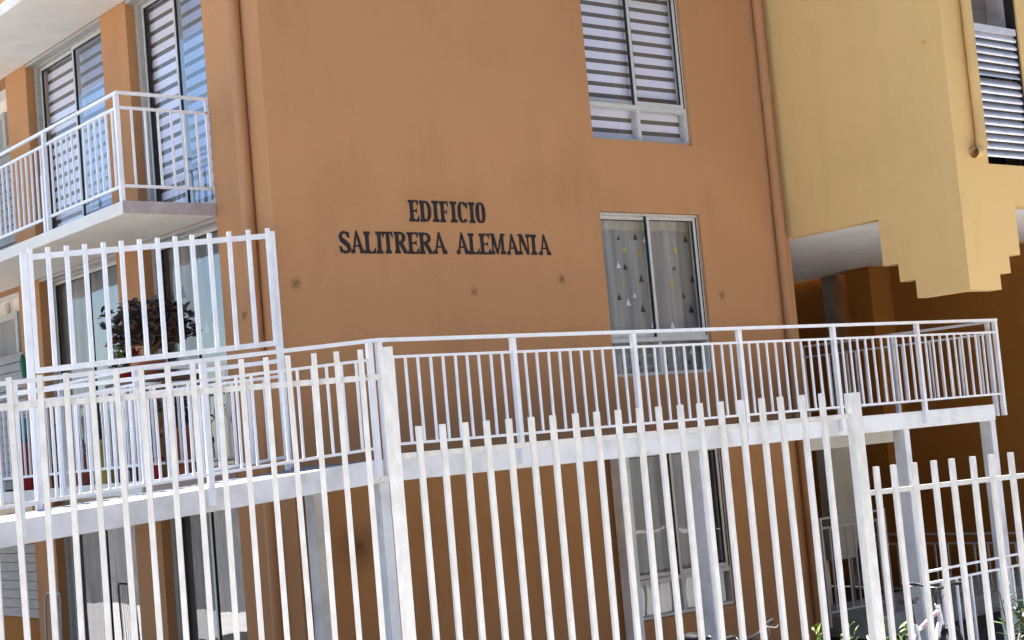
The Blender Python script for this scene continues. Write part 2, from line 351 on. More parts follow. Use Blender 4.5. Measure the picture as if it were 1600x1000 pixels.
MB().box(XL-.1, 6.99, -.05, 10.1, HT, HT+.2).build('roof', M['cream'], bld)
for f in FL[1:]:
    MB().box(XL+.2, 6.78, .18, 9.8, f-.12, f).build('floor_slab', M['soffit'], bld)
for f in FL[:3]:                                # recessed porches at the far end of the side wall
    wl = MB().box(.55, .65, 5.6, 9.7, f+.001, f+2.379).build('porch_wall', M['cream'], bld)
    d = MB().box(.50, .548, 6.95, 7.75, f, f+2.12).build('porch_door', M['greywall'], bld)
    fr = MB().box(.485, .547, 6.87, 6.95, f, f+2.2).box(.485, .547, 7.75, 7.83, f, f+2.2).box(.485, .547, 6.95, 7.75, f+2.12, f+2.2); fr.build('door_frame', M['alu'], d)
# downpipes
def pipe(name, x, y, r, z0, z1, mt, parent, collars):
    p = MB().tube([(x, y, z0), (x, y, z1)], r, 18).build(name, mt, parent, org=(x, y, z0))
    for z in collars: MB().tube([(x, y, z-.04), (x, y, z+.04)], r+.006, 18).build('collar', mt, p)
    return p
pipe('downpipe', XL-.056, .335, .06, 0, HT, M['pipe'], bld, (6.33, 3.4))
pipe('downpipe', 6.725, -.058, .058, -.1, HT, M['pipe'], bld, (6.3, 4.9, 2.2))

# ---- facade windows (frame > sashes, panes, blind bands / curtain)
def curtain(parent, fn, a0, a1, z0, z1, mt, folds=9, amp=.022, name='curtain', seed=0):
    rnd = random.Random(seed); n = 90; ph = [rnd.uniform(0, 6.28) for _ in range(4)]
    def off(a):
        u = (a-a0)/(a1-a0)
        return amp*(math.sin(u*folds*6.28+ph[0])*.6+math.sin(u*folds*2.3*6.28+ph[1])*.3+math.sin(u*folds*.6*6.28+ph[2])*.5)
    vs = []; fs = []
    for i in range(n+1):
        a = a0+(a1-a0)*i/n
        for z, k in ((z0, 1.1), (z0+(z1-z0)*.55, 1), (z1-.1, .85), (z1, .5)): vs.append(fn(a, z, off(a)*k))
    for i in range(n):
        for j in range(3): fs.append((i*4+j, i*4+4+j, i*4+5+j, i*4+1+j))
    c = MB().add(vs, fs, 0, True).build(name, mt, parent); return c, off
def tri_prints(parent, fn, off, spots):
    groups = {}
    for a, z, s, k in spots: groups.setdefault(k, []).append((a, z, s))
    for k, L_ in groups.items():
        mb = MB()
        for a, z, s in L_:
            o = off(a)-.012
            if k == 'yprint' and s < 0:
                s = -s; pts = [fn(a+s*.5*math.cos(q*.785), z+s*.5*math.sin(q*.785), o) for q in range(8)]; mb.add(pts, [tuple(range(8))])
            else: mb.add([fn(a-s*.45, z, o), fn(a+s*.45, z, o), fn(a, z+s, o)], [(0, 1, 2)])
        mb.build('curtain_print', M[k], parent)
def blind(parent, fn, a0, a1, z0, z1, t, pitch=.125, white=.078, phase=0):
    """striped roller blind: each white band a piece in front of a grey mesh sheet"""
    MB().add([fn(a0, z0, t+.012), fn(a1, z0, t+.012), fn(a1, z1, t+.012), fn(a0, z1, t+.012)], [(0, 1, 2, 3)]).build('blind_mesh', M['sheer'], parent)
    z = z0+phase; me = None
    while z < z1-.01:
        h = min(white, z1-z); q = MB()
        c = [fn(a, zz, tt) for a in (a0, a1) for tt in (t, t+.004) for zz in (0, h)]
        q.add(c, [(0, 1, 3, 2), (4, 6, 7, 5), (0, 4, 5, 1), (2, 3, 7, 6), (0, 2, 6, 4), (1, 5, 7, 3)])
        org = Vector(fn(a0, 0, t))
        if h == white:
            if me is None: me = q.mesh('blind_band', M['band'], org)
            mesh = me
        else: mesh = q.mesh('blind_band', M['band'], org)
        o = bpy.data.objects.new('blind_band', mesh); place(o, org+Vector((0, 0, z)), parent); z += pitch
def bx(mb, fn, a0, a1, z0, z1, t0, t1, mi=0):
    vs = [fn(a, z, t) for a in (a0, a1) for z in (z0, z1) for t in (t0, t1)]
    return mb.add(vs, [(0, 1, 3, 2), (4, 6, 7, 5), (0, 4, 5, 1), (2, 3, 7, 6), (0, 2, 6, 4), (1, 5, 7, 3)], mi)
def sash(parent, fn, a0, a1, z0, z1, t, s=.036, mt='aluw', th=.03, gl='glass'):
    mb = MB()
    bx(mb, fn, a0, a0+s, z0, z1, t, t+th); bx(mb, fn, a1-s, a1, z0, z1, t, t+th)
    bx(mb, fn, a0+s, a1-s, z0, z0+s*1.25, t, t+th); bx(mb, fn, a0+s, a1-s, z1-s, z1, t, t+th)
    sh = mb.build('sash', M[mt], parent)
    g = .008; mg = MB()
    bx(mg, fn, a0+s, a0+s+g, z0+s*1.25, z1-s, t+.004, t+th-.002); bx(mg, fn, a1-s-g, a1-s, z0+s*1.25, z1-s, t+.004, t+th-.002)
    bx(mg, fn, a0+s+g, a1-s-g, z1-s-g, z1-s, t+.004, t+th-.002)
    mg.build('gap_strip', M['gap_strip'], parent)  # black strips drawn for the dark gap lines around each sash
    MB().add([fn(a0+s, z0+s, t+th*.5), fn(a1-s, z0+s, t+th*.5), fn(a1-s, z1-s, t+th*.5), fn(a0+s, z1-s, t+th*.5)], [(0, 1, 2, 3)]).build('pane', M[gl], parent)
fF = lambda a, z, t: (a, t, z)
def facade_window(f, kind):
    a0, a1, z0, z1 = WX0, WX1, f+.62, f+2.35; zt = f+.98; am = 4.765
    mb = MB(); t0, t1 = .045, .15; e = .028
    gk = MB(); bx(gk, fF, a0+.0005, a0+.0095, zt+.05, z1-.002, .03, t0+.02); bx(gk, fF, am-.040, am-.029, zt+.05, z1-e, t0+.012, t0+.04); bx(gk, fF, a1-e-.0035, a1-e+.006, zt+.05, z1-e, t0-.002, t0+.03)  # black strips stand in for shaded gaps between wall, frame and sash
    bx(mb, fF, a0+.010, a0+e, z0+.003, z1-.003, t0, t1); bx(mb, fF, a1-e, a1-.003, z0+.003, z1-.003, t0, t1)
    bx(mb, fF, a0+e, a1-e, z0+.003, z0+e+.008, t0, t1); bx(mb, fF, a0+e, a1-e, z1-e, z1-.003, t0, t1)
    bx(mb, fF, a0+e, a1-e, zt, zt+.045, t0-.004, t1); bx(mb, fF, am-.02, am+.02, z0+e+.008, zt, t0+.004, t1)
    wn = mb.build('window', M['aluw'], bld, org=(a0, t0, z0))
    tag(gk.build('gap_strip', M['gap_strip'], wn), None, None, kind='stuff')
    wn['label'] = {'blind': 'window with striped blinds', 'tri': 'window with triangle print curtain', 'net': 'window behind the walkway columns', 'top': 'window on the top floor'}[kind]
    sash(wn, fF, a0+e, am+.03, zt+.047, z1-e-.002, t0+.042)
    sash(wn, fF, am-.028, a1-e-.004, zt+.047, z1-e-.002, t0+.006)
    for p, q in ((a0+e, am-.02), (am+.02, a1-e)):
        MB().add([fF(p, z0+e, t0+.04), fF(q, z0+e, t0+.04), fF(q, zt, t0+.04), fF(p, zt, t0+.04)], [(0, 1, 2, 3)]).build('pane', M['glass'], wn)
    if kind == 'blind':
        blind(wn, fF, a0+.01, am, z0, z1-.01, .16, phase=.035); blind(wn, fF, am+.008, a1-.01, z0, z1-.01, .163, phase=.035)
    elif kind == 'tri':
        c, off = curtain(wn, lambda a, z, t: (a, .185+t, z), a0-.05, a1+.05, z0-.02, z1+.02, M['curtain'], 3.3, .045, seed=3)
        q0 = [(a0-.05+(a1-a0+.1)*i/60) for i in range(61)]
        MB().add([(a, .178+off(a)*.8, z) for a in q0 for z in (z1-.16, z1)], [(2*i, 2*i+2, 2*i+3, 2*i+1) for i in range(60)], 0, True).build('curtain_header', M['header'], wn)
        sp = []
        for px, py, s, k in [(966, 375, .05, 'black'), (991, 375, .075, 'black'), (1007, 379, .06, 'wprint'), (1074, 378, .08, 'black'), (966, 419, .07, 'wprint'), (980, 421, .075, 'black'), (1001, 441, .085, 'black'),
                             (1084, 441, .085, 'black'), (1050, 423, .05, 'black'), (967, 469, .075, 'black'), (985, 477, .08, 'wprint'), (1003, 488, .085, 'black'), (1084, 488, .085, 'black'), (1071, 466, .07, 'black'), (993, 465, .06, 'wprint'),
                             (1020, 512, .07, 'wprint'), (1047, 513, .075, 'wprint'), (969, 578, .065, 'black'), (1001, 572, .07, 'black'), (1043, 570, .08, 'black'), (1075, 569, .055, 'black'), (1085, 553, .07, 'wprint'),
                             (979, 390, -.05, 'yprint'), (998, 399, .06, 'yprint'), (1051, 392, -.06, 'yprint'), (974, 445, .05, 'yprint'), (1015, 446, -.06, 'yprint'), (1046, 446, -.06, 'yprint'), (1081, 397, .05, 'yprint')]:
            p = on(px, py, 1, .18); sp.append((p.x, p.z, s, k))
        tri_prints(wn, lambda a, z, t: (a, .185+t, z), off, sp)
    else:
        curtain(wn, lambda a, z, t: (a, .185+t, z), a0-.05, a1-.2, z0+.004, z1-.004, M['curtainw'], 7, .02, seed=5)
facade_window(FL[0], 'net'); facade_window(FL[1], 'tri'); facade_window(FL[2], 'blind'); facade_window(FL[3], 'top')

# ---- sliding doors on the side
fS = lambda a, z, t: (XL+t, a, z)
def side_door(f, a0, a1, kind, seed):
    z0, z1 = f, f+2.375; am = a0+(a1-a0)*.47; t0, t1 = .10, .19; e = .04
    mb = MB()
    bx(mb, fS, a0+.003, a0+e, z0+.003, z1-.003, t0, t1); bx(mb, fS, a1-e-.03, a1-.003, z0+.003, z1-.003, t0, t1)
    bx(mb, fS, a0+e, a1-e-.03, z1-e-.01, z1+.003, t0, t1); bx(mb, fS, a0+.004, a1-.004, z1-.03, z1+.002, .004, t0-.001); bx(mb, fS, a0+e, a1-e-.03, z0+.003, z0+.035, t0, t1)
    dr = mb.build('sliding_door', M['alu'], bld, org=(XL+t0, a0, z0))
    sash(dr, fS, a0+e, am+.03, z0+.037, z1-e-.012, t0+.008, .035, gl='blueglass')
    sash(dr, fS, am-.02, a1-e-.032, z0+.037, z1-e-.012, t0+.046, .035)
    if kind == 'blind':
        blind(dr, fS, a0+.05, am, z0+.03, z1-.05, .22, phase=.02); blind(dr, fS, am+.01, a1-.07, z0+.03, z1-.05, .223, phase=.02)
    else:
        g = lambda a, z, t: (XL+.24+t, a, z)
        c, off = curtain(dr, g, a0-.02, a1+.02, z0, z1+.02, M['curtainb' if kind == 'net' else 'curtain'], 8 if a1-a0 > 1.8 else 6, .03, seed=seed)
        if kind == 'tri':
            sp = []
            for px, py, s, k in [(288, 466, .13, 'black'), (322, 457, .13, 'black'), (315, 485, .13, 'black'), (333, 504, .12, 'black'), (324, 520, .12, 'wprint'), (313, 412, .1, 'wprint'), (272, 470, .07, 'black'), (309, 540, .1, 'black')]:
                p = on(px, py, 0, XL+.23); sp.append((p.y, p.z, s, k))
            tri_prints(dr, g, off, sp)
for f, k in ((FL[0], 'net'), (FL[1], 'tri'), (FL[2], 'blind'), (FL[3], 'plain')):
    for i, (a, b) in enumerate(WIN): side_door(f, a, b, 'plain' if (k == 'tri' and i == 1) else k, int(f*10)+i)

# ---- painted name on the facade
def glyphs(ch, w, h, s, t):
    """polygons (x,z) of a condensed serif capital"""
    P = []; se = t*1.0
    def rect(a, b, c, d): P.append([(a, c), (b, c), (b, d), (a, d)])
    def stroke(pts, ws):
        n = len(pts); l = []; r_ = []
        for i in range(n):
            x0, y0 = pts[max(i-1, 0)]; x1, y1 = pts[min(i+1, n-1)]; L_ = math.hypot(x1-x0, y1-y0) or 1; nx, ny = -(y1-y0)/L_, (x1-x0)/L_
            q = ws[i] if isinstance(ws, (list, tuple)) else ws
            l.append((pts[i][0]+nx*q/2, pts[i][1]+ny*q/2)); r_.append((pts[i][0]-nx*q/2, pts[i][1]-ny*q/2))
        for i in range(n-1): P.append([l[i], l[i+1], r_[i+1], r_[i]])
    def serif(cx, half, z, up):
        z1 = z+se*(1 if up else -1); z2 = z+se*2.1*(1 if up else -1); P.append([(cx-half, z), (cx+half, z), (cx+half, z1), (cx+s*.55, z2), (cx-s*.55, z2), (cx-half, z1)])
    def stem(cx, half): rect(cx-s/2, cx+s/2, 0, h); serif(cx, half, 0, True); serif(cx, half, h, False)
    hs = s*.5+w*.13
    if ch == 'I': stem(w/2, w*.48)
    elif ch in 'EFL':
        cx = s*.5+w*.12; stem(cx, s*.5+w*.12)
        if ch in 'EF':
            rect(cx, w*.95, h-t, h); P.append([(w*.95, h), (w*.95, h*.73), (w*.86, h*.80), (w*.76, h-t)])
            rect(cx, w*.78, h*.5-t*.5, h*.5+t*.5); P.append([(w*.80, h*.38), (w*.80, h*.64), (w*.70, h*.5+t*.5), (w*.70, h*.5-t*.5)])
        if ch in 'EL':
            rect(cx, w*.96, 0, t*1.1); P.append([(w*.96, 0), (w, h*.30), (w*.90, h*.22), (w*.74, t)])
    elif ch == 'T':
        rect(w/2-s/2, w/2+s/2, 0, h); serif(w/2, w*.3, 0, True); rect(0.02*w, w*.98, h-t*1.1, h)
        P.append([(.02*w, h), (0, h*.70), (.10*w, h*.78), (.25*w, h-t)]); P.append([(.98*w, h), (w, h*.70), (.90*w, h*.78), (.75*w, h-t)])
    elif ch == 'D':
        cx = s*.5+w*.08; stem(cx, s*.5+w*.08)
        pts = [(cx, h-t*.6)]+[(w*.5+(w*.5-s*.45)*math.sin(q), h*.5+(h*.5-t*.6)*math.cos(q)) for q in [i*math.pi/10 for i in range(1, 10)]]+[(cx, t*.6)]
        stroke(pts, [t]+[t+(s*.95-t)*math.sin(i*math.pi/10) for i in range(1, 10)]+[t])
    elif ch == 'O':
        N = 24; a = w*.5-s*.5; b = h*.5-t*.5; sup = lambda v: math.copysign(abs(v)**.75, v)
        stroke([(w*.5+a*sup(math.sin(q)), h*.5+b*sup(math.cos(q))) for q in [i*2*math.pi/N for i in range(N+1)]], [t+(s-t)*abs(math.sin(i*2*math.pi/N)) for i in range(N+1)])
    elif ch == 'C':
        N = 18; a = w*.5-s*.5; b = h*.5-t*.5; sup = lambda v: math.copysign(abs(v)**.75, v)
        q0, q1 = -R(60), -R(310)
        ang = [R(48)-i*R(276)/N for i in range(N+1)]
        stroke([(w*.5+a*sup(math.sin(q)), h*.5+b*sup(math.cos(q))) for q in ang], [t+(s-t)*abs(math.sin(q)) for q in ang])
        P.append([(w*.97, h*.96), (w*.97, h*.68), (w*.82, h*.72), (w*.72, h*.94)])
    elif ch == 'S':
        c = [(.86, .74), (.74, .90), (.5, .955), (.25, .90), (.14, .76), (.22, .62), (.5, .50), (.78, .36), (.87, .22), (.76, .08), (.48, .045), (.24, .10), (.10, .27)]
        k = [.7, .8, .75, .9, 1.15, 1.35, 1.5, 1.35, 1.15, .9, .75, .8, .7]
        stroke([(x*w, z*h) for x, z in c], [s*.82*q for q in k])
        P.append([(w*.9, h*.97), (w*.93, h*.68), (w*.80, h*.74), (w*.76, h*.9)]); P.append([(w*.08, h*.02), (w*.02, h*.33), (w*.15, h*.28), (w*.22, h*.1)])
    elif ch == 'A':
        stroke([(w*.16, 0), (w*.49, h)], t*1.15); P.append([(w*.40, h), (w*.52, h*1.04), (w*.86+s*.5, 0), (w*.86-s*.55, 0)])
        rect(w*.25, w*.72, h*.29, h*.29+t); serif(w*.15, w*.15, 0, True); serif(w*.85, w*.17, 0, True)
    elif ch == 'R':
        cx = s*.5+w*.08; stem(cx, s*.5+w*.08)
        pts = [(cx, h-t*.6)]+[(w*.44+(w*.40-s*.4)*math.sin(q), h*.74+(h*.26-t*.6)*math.cos(q)) for q in [i*math.pi/8 for i in range(1, 8)]]+[(cx, h*.49)]
        stroke(pts, [t]+[t+(s*.95-t)*math.sin(i*math.pi/8) for i in range(1, 8)]+[t])
        stroke([(w*.46, h*.5), (w*.62, h*.3), (w*.80, .0+t*.5)], s*.95); rect(w*.68, w, 0, t)
    elif ch == 'N':
        rect(w*.14, w*.14+t, 0, h); rect(w*.86-t*.5, w*.86+t*.5, 0, h); P.append([(w*.06, h), (w*.06+s*1.25, h), (w*.86+t*.5, 0), (w*.86-s*.5, 0)])
        serif(w*.17, w*.17, 0, True); serif(w*.86, w*.16, h, False); rect(0, w*.2, h-t, h)
    elif ch == 'M':
        rect(w*.12, w*.12+t, 0, h); rect(w*.80-s*.35, w*.80+s*.5, 0, h); P.append([(w*.05, h), (w*.05+s*1.2, h), (w*.50, h*.08), (w*.42, 0)]); stroke([(w*.46, h*.02), (w*.78, h)], t*1.2)
        serif(w*.14, w*.14, 0, True); serif(w*.83, w*.17, 0, True); rect(0, w*.16, h-t, h); rect(w*.76, w, h-t, h)
    return P
p0 = on(531, 394, 1, 0)
sign = thing('building_name', (p0.x, 0, p0.z), 'black serif lettering EDIFICIO SALITRERA ALEMANIA painted on orange facade', 'lettering')
L1 = [('E', 639.5, 655.5), ('D', 657, 674.5), ('I', 676, 687), ('F', 688, 702), ('I', 704, 715), ('C', 716, 731.6), ('I', 733, 743), ('O', 744, 759)]
L2 = [('S', 531, 548.6), ('A', 549, 569.5), ('L', 570, 588), ('I', 588.4, 599.4), ('T', 599.6, 615.5), ('R', 617.5, 638), ('E', 637.7, 655.5), ('R', 656, 677.5), ('A', 677.5, 698.5),
      ('A', 713.8, 732.8), ('L', 732.9, 749.5), ('E', 750, 767), ('M', 766.8, 790.5), ('A', 792.5, 810.5), ('N', 810.3, 828.5), ('I', 829.5, 839.8), ('A', 842.4, 860.5)]
for row, zb, h in ((L1, 4.693, .203), (L2, 4.386, .204)):
    for ch, a, b in row:
        x0 = on(a, 345 if row is L1 else 396, 1, 0).x; x1 = on(b, 345 if row is L1 else 396, 1, 0).x
        mb = MB(); jz = random.uniform(-.002, .002)
        for i, poly in enumerate(glyphs(ch, x1-x0, h, .0395, .0165)):
            mb.prism(poly, lambda u, v, t: (x0+u, t, zb+v+jz), .002, -.005-.0003*i)
        mb.build('letter', M['letter'], sign, org=(x0, 0, zb))

# ================================================================== YELLOW STAIR TOWER
tw = thing('stair_tower', (9.3, 0, 0), 'yellow stucco stair tower overhanging with stepped lower corner', 'tower')
TX, TY = 6.86, -2.39
fl = [(-.002, 4.60), (-1.33, 4.60), (-1.33, 4.09), (-1.53, 4.09), (-1.53, 3.89), (-1.73, 3.89), (-1.73, 3.69), (TY+.15, 3.69), (TY+.15, HT), (-.002, HT)]
mb = MB().prism(fl, lambda a, b, t: (TX+t, a, b), 0, .16); mb.build('flank_wall', M['yellow'], tw)
mb = MB().prism(fl, lambda a, b, t: (11.69-t, a, b), 0, .16); mb.build('flank_wall', M['yellow'], tw)
fr = [(TX, 3.69), (7.41, 3.69), (7.41, 3.865), (7.61, 3.865), (7.61, 4.06), (7.82, 4.06), (7.82, 4.585)]
mir = [(18.55-x, z) for x, z in fr[::-1]]
VX0, VX1, VZ0, VZ1 = 7.43, 8.27, 5.03, 7.2
poly = fr+mir+[(11.69, HT), (TX, HT)]
low = [(x, z) for x, z in fr+mir]
ff = lambda a, b, t: (a, TY+t, b)
mb = MB().prism(low+[(11.69, 4.9), (TX, 4.9)], ff, 0, .15)
wall(mb, ff, TX, 11.69, 4.9, HT, [(VX0, VX1, VZ0, VZ1)], .15); mb.build('front_wall', M['yellow'], tw)
MB().prism([(7.021, TY+.151), (11.529, TY+.151), (11.529, .0), (11.69, .0), (11.69, 4.999), (6.931, 4.999), (6.931, .0), (7.021, .0)], lambda a, b, t: (a, b, t), 4.62, 4.8).build('ceiling', M['soffit'], tw)
MB().box(TX-.03, 11.72, TY-.03, 5.1, HT+.002, HT+.2).build('roof', M['cream'], tw)
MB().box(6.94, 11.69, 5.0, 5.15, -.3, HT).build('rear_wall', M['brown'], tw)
# louvred vent
vent = MB(); bx(vent, ff, VX0, VX0+.02, VZ0, VZ1, .02, .13); bx(vent, ff, VX1-.02, VX1, VZ0, VZ1, .02, .13)
vent.box(VX0, VX1, TY+.34, TY+.36, VZ0, 6.53)
vent = vent.build('vent_opening', M['dark'], tw)
MB().box(VX0-.2, VX1+1.2, TY+.36, TY+.4, 6.5, 7.6).build('inner_panel', M['slat'], vent)
MB().box(VX0, VX0+.16, TY+.3, TY+.358, 6.5, 7.6).build('inner_jamb', M['greywall'], vent)
MB().box(VX1-.018, VX1-.003, TY+.03, TY+.357, 6.56, 7.2).build('inner_jamb', M['louvre'], vent)
n = 16; z0v, z1v = 5.12, 6.50; me = None
for i in range(n):
    z = z0v+(z1v-z0v)*(i+.5)/n; tilt = 1 if i not in (10,) else .55
    s = MB(); prof = [(-.006, -.030), (.004, -.046*tilt), (.05, .040), (.044, .046), (-.004, -.016)]
    s.prism(prof, lambda a, b, t: (t, a, b), VX0+.022, VX1-.022)
    o = bpy.data.objects.new('louvre_slat', s.mesh('louvre_slat', M['louvre'], (VX0+.022, 0, 0))); place(o, (VX0+.022, TY+.03, z), vent)
MB().box(VX0+.021, VX1-.021, TY+.02, TY+.09, 6.49, 6.56).build('top_rail', M['louvre'], vent)
# drain pipe with elbow
pth = [(7.255, TY-.06, 9), (7.255, TY-.06, 5.22)]+[(7.255-.10+.10*math.cos(q), TY-.06, 5.22-.10*math.sin(q)) for q in [i*math.pi/12 for i in range(1, 7)]]+[(7.11, TY-.06, 5.12)]
dp = MB().tube(pth, .056, 18, cap=False).build('drain_pipe', M['ypipe'], tw)
MB().tube([(7.255, TY-.06, 5.20), (7.255, TY-.06, 5.28)], .062, 18).build('collar', M['ypipe'], dp)
h = on(1444, 68, 0, TX)
MB().tube([(TX, h.y, h.z), (TX-.03, h.y, h.z), (TX-.05, h.y-.015, h.z+.01), (TX-.045, h.y-.03, h.z+.025)], .007, 8).tube([(TX+.002, h.y, h.z), (TX-.004, h.y, h.z)], .022, 12).build('wall_hook', M['ypipe'], tw)
MB().box(VX0-.4, VX1+.4, TY+.41, TY+.45, 4.9, 7.6).build('shaft_wall', M['greywall'], vent)

# ================================================================== NEIGHBOURING WALLS UNDER THE TOWER
nb = thing('neighbouring_building', (13, 1, 0), 'orange building wall beyond the stair tower, shade put into its colour', 'building')
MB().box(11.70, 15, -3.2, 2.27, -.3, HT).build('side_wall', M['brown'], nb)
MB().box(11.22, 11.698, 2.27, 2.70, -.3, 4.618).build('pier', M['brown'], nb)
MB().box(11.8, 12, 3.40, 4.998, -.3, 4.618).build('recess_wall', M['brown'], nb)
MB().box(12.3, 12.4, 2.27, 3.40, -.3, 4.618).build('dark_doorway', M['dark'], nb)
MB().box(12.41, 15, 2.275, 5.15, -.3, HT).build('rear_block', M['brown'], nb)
MB().box(11.55, 11.78, 3.22, 3.42, -.3, 4.618).build('door_post', M['greyframe'], nb)
# landing behind the walkway
ld = thing('stair_landing', (7.7, 1.5, 2.16), 'cream concrete landing with edge beam behind the walkway end', 'landing')
MB().box(6.94, 8.44, .03, 3.4, 2.30, 2.49).build('slab', M['soffit'], ld)
MB().box(6.94, 8.44, .0, .03, 2.16, 2.493).build('edge_beam', M['cream'], ld)
st = thing('stair_wall', (8.5, 1.1, 0), 'beige stair support wall below the landing', 'wall')
MB().prism([(8.36, 2.158), (8.92, 2.158), (8.92, 1.2), (8.75, .75), (8.36, .75)], lambda a, b, t: (a, t, b), 1.0, 1.15).build('panel', M['beige'], st)
MB().box(8.36, 8.95, 1.16, 2.2, .75, .93).build('slab', M['greyframe'], st)
MB().box(8.3, 8.45, 1.2, 2.1, -.2, .748).build('support', M['cream'], st)
pl = MB().box(7.25, 11.69, -.42, .9, -.3, .24); tag(pl.build('porch_plinth', M['greyframe'], org=(9, 0, -.3)), 'low grey concrete plinth carrying the porch railings', 'plinth')

bw = MB(); M['block'] = surf('grey_blockwork', (.30, .29, .28), (.40, .39, .37), 3, .9, bump=.5, bscale=8)
tag(MB().box(-6.3, -6.12, .6, 26, -.3, 2.3).build('boundary_wall', M['block'], org=(-6.2, 8, 0)), 'grey block boundary wall across the side yard', 'wall')
ob = thing('added_block', (-19, 12, 0), 'unseen orange block added across the side yard to cut light on the side wall', 'building')  # out of view, added to reduce the light reaching the side wall
MB().box(-24, -14, 3, 22, -.3, 5.3).build('wall', M['orange'], ob); MB().box(-24.1, -13.9, 2.9, 22.1, 5.3, 5.5).build('roof', M['cream'], ob)
for f in (0, 2.5):
    for y in (5, 9, 13, 17): MB().box(-14, -13.97, y, y+1.5, f+.6, f+2.2).build('window', M['alu'], ob)

# ================================================================== WALKWAY, RAMP
YD = -1.5; ZF = 2.5
wk = thing('walkway', (4.2, -1.45, 0), 'raised white walkway with concrete edge beam along the facade', 'walkway')
MB().box(.05, 8.36, YD+.14, -.002, 2.36, ZF).build('floor_slab', M['floor'], wk)
MB().box(.05, 8.36, YD, YD+.139, 2.325, ZF+.004).build('edge_beam', M['fascia'], wk, bevel=.008)
for x in (.085, 3.66, 6.74, 8.30):
    MB().box(x-.04, x+.05, YD+.005, YD+.155, -.3, 2.3245).build('column', M['fascia'], wk, bevel=.005)
for x in (.28, 3.86):
    MB().box(x-.07, x+.05, -.22, -.06, -.3, 2.359).build('column', M['fascia'], wk, bevel=.005)
RD = Vector((-2.88, .345, 0)).normalized(); SL = .064; A0 = Vector((.05, YD, ZF)); I0 = Vector((.05, -.10, ZF))
NR = Vector((RD.y, -RD.x, 0)) * (1 if RD.y*-1 > 0 else 1)
def rp(p, s, dz=0): return Vector((p.x+RD.x*s, p.y+RD.y*s, p.z-SL*s+dz))
ra = thing('ramp', (A0.x-2, YD, 0), 'white edged concrete ramp sloping down past the balconies', 'ramp')
def rslab(mb, s0, s1, in0, in1, z0, z1):
    n_ = Vector((-RD.y, RD.x, 0)); n_ = -n_ if n_.y < 0 else n_
    vs = [rp(A0, s, z)+n_*k for s in (s0, s1) for k in (in0, in1) for z in (z0, z1)]
    return mb.add(vs, [(0, 1, 3, 2), (4, 6, 7, 5), (0, 4, 5, 1), (2, 3, 7, 6), (0, 2, 6, 4), (1, 5, 7, 3)])
rslab(MB(), .0, 6, .14, 1.42, -.14, -.004).build('floor_slab', M['floor'], ra)
rslab(MB(), .001, 6, 0, .139, -.178, .004).build('edge_beam', M['fascia'], ra, bevel=.008)
for s in (3.6,):
    p = rp(A0, s); MB().box(p.x-.05, p.x+.05, p.y+.01, p.y+.14, -.3, p.z-.17).build('column', M['fascia'], ra)

# ---- railings
def railing(t, posts, P, n_bal, zs, mt, skip_last=False, foot=.13, pw=.045, out=(0, 0, 0), hand=(.05, .03), bar=.018):
    """posts: list of base points (floor level). zs=(bottom rail, top rail, handrail top)"""
    zb, zt, zh = zs; q0, q1 = posts[0], posts[-1]
    d = (q1-q0); rz = math.atan2(d.y, d.x)
    v = lambda p, z: Vector((p.x, p.y, p.z+z))
    e = d.normalized()*.03
    rail('handrail', v(q0, zh-hand[1]/2)-e, v(q1, zh-hand[1]/2)+e, hand[0], hand[1], mt, t)
    rail('rail', v(q0, zt), v(q1, zt), .022, .022, mt, t)
    rail('rail', v(q0, zb), v(q1, zb), .022, .022, mt, t)
    for p in posts: vbar('post', v(p, -foot), zh-hand[1]-.002+foot, pw, pw, mt, t, rz)
    for a, b in zip(posts[:-1], posts[1:]):
        for k in range(1, n_bal+1):
            p = a.lerp(b, k/(n_bal+1)); vbar('baluster', v(p, zb+.011), zt-zb-.022, bar, bar, mt, t, rz, (random.gauss(0, .003), random.gauss(0, .004)))
px_posts = [.117, 1.484, 2.886, 4.279, 5.673, 7.058, 8.494]
yo = YD-.026
wr = thing('walkway_railing', (4.3, yo, ZF), 'long white metal railing along the walkway in front of the orange facade', 'railing')
railing(wr, [Vector((x, yo, ZF)) for x in px_posts], None, 10, (.115, .812, .965), M['white'])
rr = thing('ramp_railing', rp(A0, 2), 'white metal railing along the outer edge of the ramp', 'railing')
B0 = Vector((.09, yo, ZF))
railing(rr, [rp(B0, s) for s in (.06, 1.45, 2.84, 4.23)], None, 10, (.10, .80, .965), M['white'])
er = thing('walkway_end_railing', (8.47, 0, ZF), 'white metal railing closing the far end of the walkway under the tower', 'railing')
railing(er, [Vector((8.47, y, ZF)) for y in (yo+.08, -.1, 1.3, 2.7)], None, 9, (.115, .80, .95), M['white'])
a = on(1252, 556, 1, 2.9); b = on(1350, 549, 1, 2.9)
tr = thing('landing_rail', (a.x, 2.9, 2.49), 'three bar white rail at the back of the stair landing', 'railing')
for z in (3.28, 3.12, 2.97): rail('rail', (7.6, 2.9, z), (9.8, 2.9, z), .03, .025, M['white'], tr)
for x in (7.6, 8.4, 9.8): vbar('post', (x, 2.9, 2.45), .85, .03, .03, M['white'], tr)
